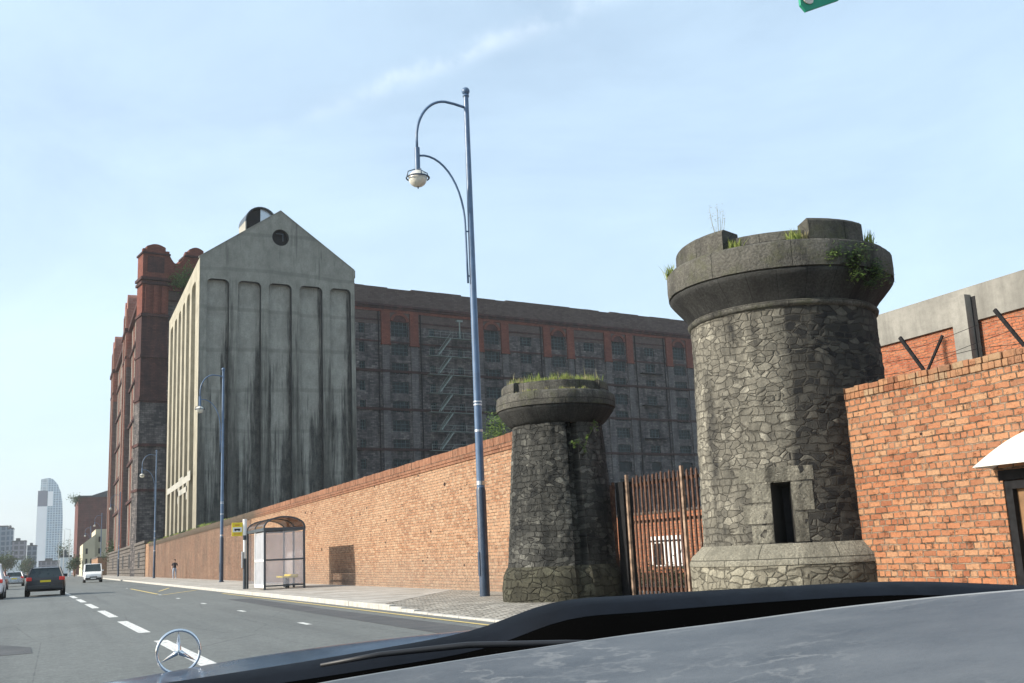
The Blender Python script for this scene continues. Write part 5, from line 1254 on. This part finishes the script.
# star
b = MB(); c = Vector(loc((.216, 2.03, 1.032))); R_ = .037
b.tube([(c.x+R_*cos(2*pi*i/40), c.y, c.z+R_*sin(2*pi*i/40)) for i in range(41)], .0028, 8, caps=False)
for k_ in range(3):
    a = pi/2+k_*2*pi/3; d_ = Vector((cos(a), 0, sin(a))); pnx = Vector((-sin(a), 0, cos(a)))
    t = c+d_*R_; bb = .005
    b.add([t, c+pnx*bb+d_*.004, c-pnx*bb+d_*.004, c+Vector((0, -.004, 0)), c+Vector((0, .004, 0))], [(0, 1, 3), (0, 3, 2), (0, 4, 1), (0, 2, 4)])
b.tube([(c.x, c.y, c.z-R_), (c.x, c.y, c.z-R_-.022)], [.003, .009], 8)
b.build('star_emblem', M['chrome'], CR, smooth=True)
# windscreen header with a green permit tag hanging under it
M['tag_green'] = plain('green card', (.02,.27,.16), .6, .05, 20); M['tag_pale'] = plain('pale print', (.6,.56,.5), .6, .05, 20)
b = MB(); b.box(.3, .53, -.27, -.245, 1.738, 1.752); hd_ = b.build('windscreen_header', M['black'], CR)
b = MB(); b.prism([(.446, 1.694), (.452, 1.688), (.495, 1.708), (.50, 1.74), (.446, 1.74)], 'y', -.252, -.249); tg = b.build('permit_tag', M['tag_green'], CR)
b = MB(); b.prism([(.452+.006*cos(a*pi/6)+.003, 1.7005+.0045*sin(a*pi/6)) for a in range(12)], 'y', -.2535, -.2522); b.build('printed_dot', M['tag_pale'], tg)

# ------------------------------------------------------------------ haze
hz = MB(); hz.box(-2600, 2600, -700, 3600, -3, 160)
k = bpy.data.materials.new('air'); k.use_nodes = True; nt = k.node_tree; nt.nodes.remove(nt.nodes['Principled BSDF'])
pv = nt.nodes.new('ShaderNodeVolumePrincipled'); pv.inputs['Color'].default_value = (.95, .98, 1, 1); pv.inputs['Density'].default_value = .0002; pv.inputs['Anisotropy'].default_value = .2
nt.links.new(pv.outputs[0], nt.nodes['Material Output'].inputs['Volume'])
HZ = hz.build('haze', k); tag(HZ, kind='stuff')

# ------------------------------------------------------------------ sun, sky, camera
SUN_EL, SUN_AZ = 27.0, -90+11.0      # azimuth measured from +Y towards +X
sd = Vector((sin(radians(SUN_AZ))*cos(radians(SUN_EL)), cos(radians(SUN_AZ))*cos(radians(SUN_EL)), sin(radians(SUN_EL))))
L = bpy.data.lights.new('sun', 'SUN'); L.energy = 4.0; L.angle = radians(.5); L.color = (1, .93, .82)
lo_ = bpy.data.objects.new('sun', L); COL.objects.link(lo_); lo_.rotation_euler = (-sd).to_track_quat('-Z', 'Y').to_euler(); lo_.location = (-20, 0, 40)
w = bpy.data.worlds.new('World'); SC.world = w; w.use_nodes = True; nt = w.node_tree; bg = nt.nodes['Background']
sk = nt.nodes.new('ShaderNodeTexSky'); sk.sky_type = 'NISHITA'; sk.sun_disc = False; sk.sun_elevation = radians(SUN_EL); sk.sun_rotation = radians(SUN_AZ)
sk.air_density = 1.0; sk.dust_density = 2.2; sk.ozone_density = 1.3
tc = nt.nodes.new('ShaderNodeTexCoord')
def wn_(typ, **kw):
    x = nt.nodes.new(typ)
    for a, v in kw.items(): setattr(x, a, v)
    return x
mp = wn_('ShaderNodeMapping'); mp.inputs['Rotation'].default_value = (0, 0, radians(20)); mp.inputs['Scale'].default_value = (1.2, 1.2, 3.2); nt.links.new(tc.outputs['Generated'], mp.inputs[0])
no = wn_('ShaderNodeTexNoise'); no.inputs['Scale'].default_value = 1.6; no.inputs['Detail'].default_value = 7; no.inputs['Roughness'].default_value = .6; no.inputs['Distortion'].default_value = .5; nt.links.new(mp.outputs[0], no.inputs[0])
rp = wn_('ShaderNodeValToRGB'); rp.color_ramp.elements[0].position = .35; rp.color_ramp.elements[1].position = .9; rp.color_ramp.elements[1].color = (.35, .35, .35, 1); nt.links.new(no.outputs[0], rp.inputs[0])
# veil of thin high cloud
mx = wn_('ShaderNodeMix', data_type='RGBA'); mx.inputs[7].default_value = (5.5, 7.1, 8.3, 1); nt.links.new(sk.outputs[0], mx.inputs[6])
ad = wn_('ShaderNodeMath', operation='ADD', use_clamp=True); ad.inputs[1].default_value = .34; nt.links.new(rp.outputs[0], ad.inputs[0]); nt.links.new(ad.outputs[0], mx.inputs[0])
# an old vapour trail, spread by the wind
def dotn(v, th):
    d = wn_('ShaderNodeVectorMath', operation='DOT_PRODUCT'); nt.links.new(tc.outputs['Generated'], d.inputs[0]); d.inputs[1].default_value = v; return d.outputs['Value']
def mth(op, a_, b_=None, cl=False):
    x = wn_('ShaderNodeMath', operation=op, use_clamp=cl)
    for i, q in enumerate((a_, b_)):
        if q is None: continue
        if isinstance(q, (int, float)): x.inputs[i].default_value = q
        else: nt.links.new(q, x.inputs[i])
    return x.outputs[0]
n3_ = wn_('ShaderNodeTexNoise'); n3_.inputs['Scale'].default_value = 26; n3_.inputs['Detail'].default_value = 6; n3_.inputs['Roughness'].default_value = .6; nt.links.new(tc.outputs['Generated'], n3_.inputs[0])
off_ = mth('MULTIPLY', mth('SUBTRACT', n3_.outputs[0], .5), .022)
dd = mth('DIVIDE', mth('ADD', dotn((.46315, .27082, -.84389), 0), off_), .009)
band = mth('POWER', 2.718, mth('MULTIPLY', mth('MULTIPLY', dd, dd), -1.0))
along = dotn((.3439, .8229, .4523), 0)
fade = mth('MULTIPLY', mth('SUBTRACT', along, .974), 40, True)
tr_ = mth('MULTIPLY', mth('MULTIPLY', band, fade), mth('MULTIPLY', mth('SUBTRACT', n3_.outputs[0], .36, True), .75), True)
mc = wn_('ShaderNodeMix', data_type='RGBA'); nt.links.new(tr_, mc.inputs[0]); nt.links.new(mx.outputs[2], mc.inputs[6]); mc.inputs[7].default_value = (8.2, 8.6, 9.0, 1)
nt.links.new(mc.outputs[2], bg.inputs[0]); bg.inputs[1].default_value = .11

f = 1050.0; roll = radians(2.6); a = radians(23.787636543584522); p = radians(11.324796333787841)
F = Vector((sin(a)*cos(p), cos(a)*cos(p), sin(p))); R0 = Vector((cos(a), -sin(a), 0)); U0 = R0.cross(F)
Rv = R0*cos(roll)-U0*sin(roll); Uv = U0*cos(roll)+R0*sin(roll)
cd = bpy.data.cameras.new('camera'); cam = bpy.data.objects.new('camera', cd); COL.objects.link(cam)
cam.matrix_world = Matrix(((Rv.x, Uv.x, -F.x, CAM.x), (Rv.y, Uv.y, -F.y, CAM.y), (Rv.z, Uv.z, -F.z, CAM.z), (0, 0, 0, 1)))
cd.sensor_width = 36; cd.lens = f*36/1024; cd.clip_start = .02; cd.clip_end = 9000
cd.dof.use_dof = False
SC.camera = cam
SC.view_settings.view_transform = 'Standard'; SC.view_settings.look = 'None'; SC.view_settings.gamma = 1; SC.view_settings.exposure = .8
SC.render.engine = 'CYCLES'; SC.cycles.max_bounces = 6; SC.cycles.transparent_max_bounces = 12; SC.cycles.volume_bounces = 0
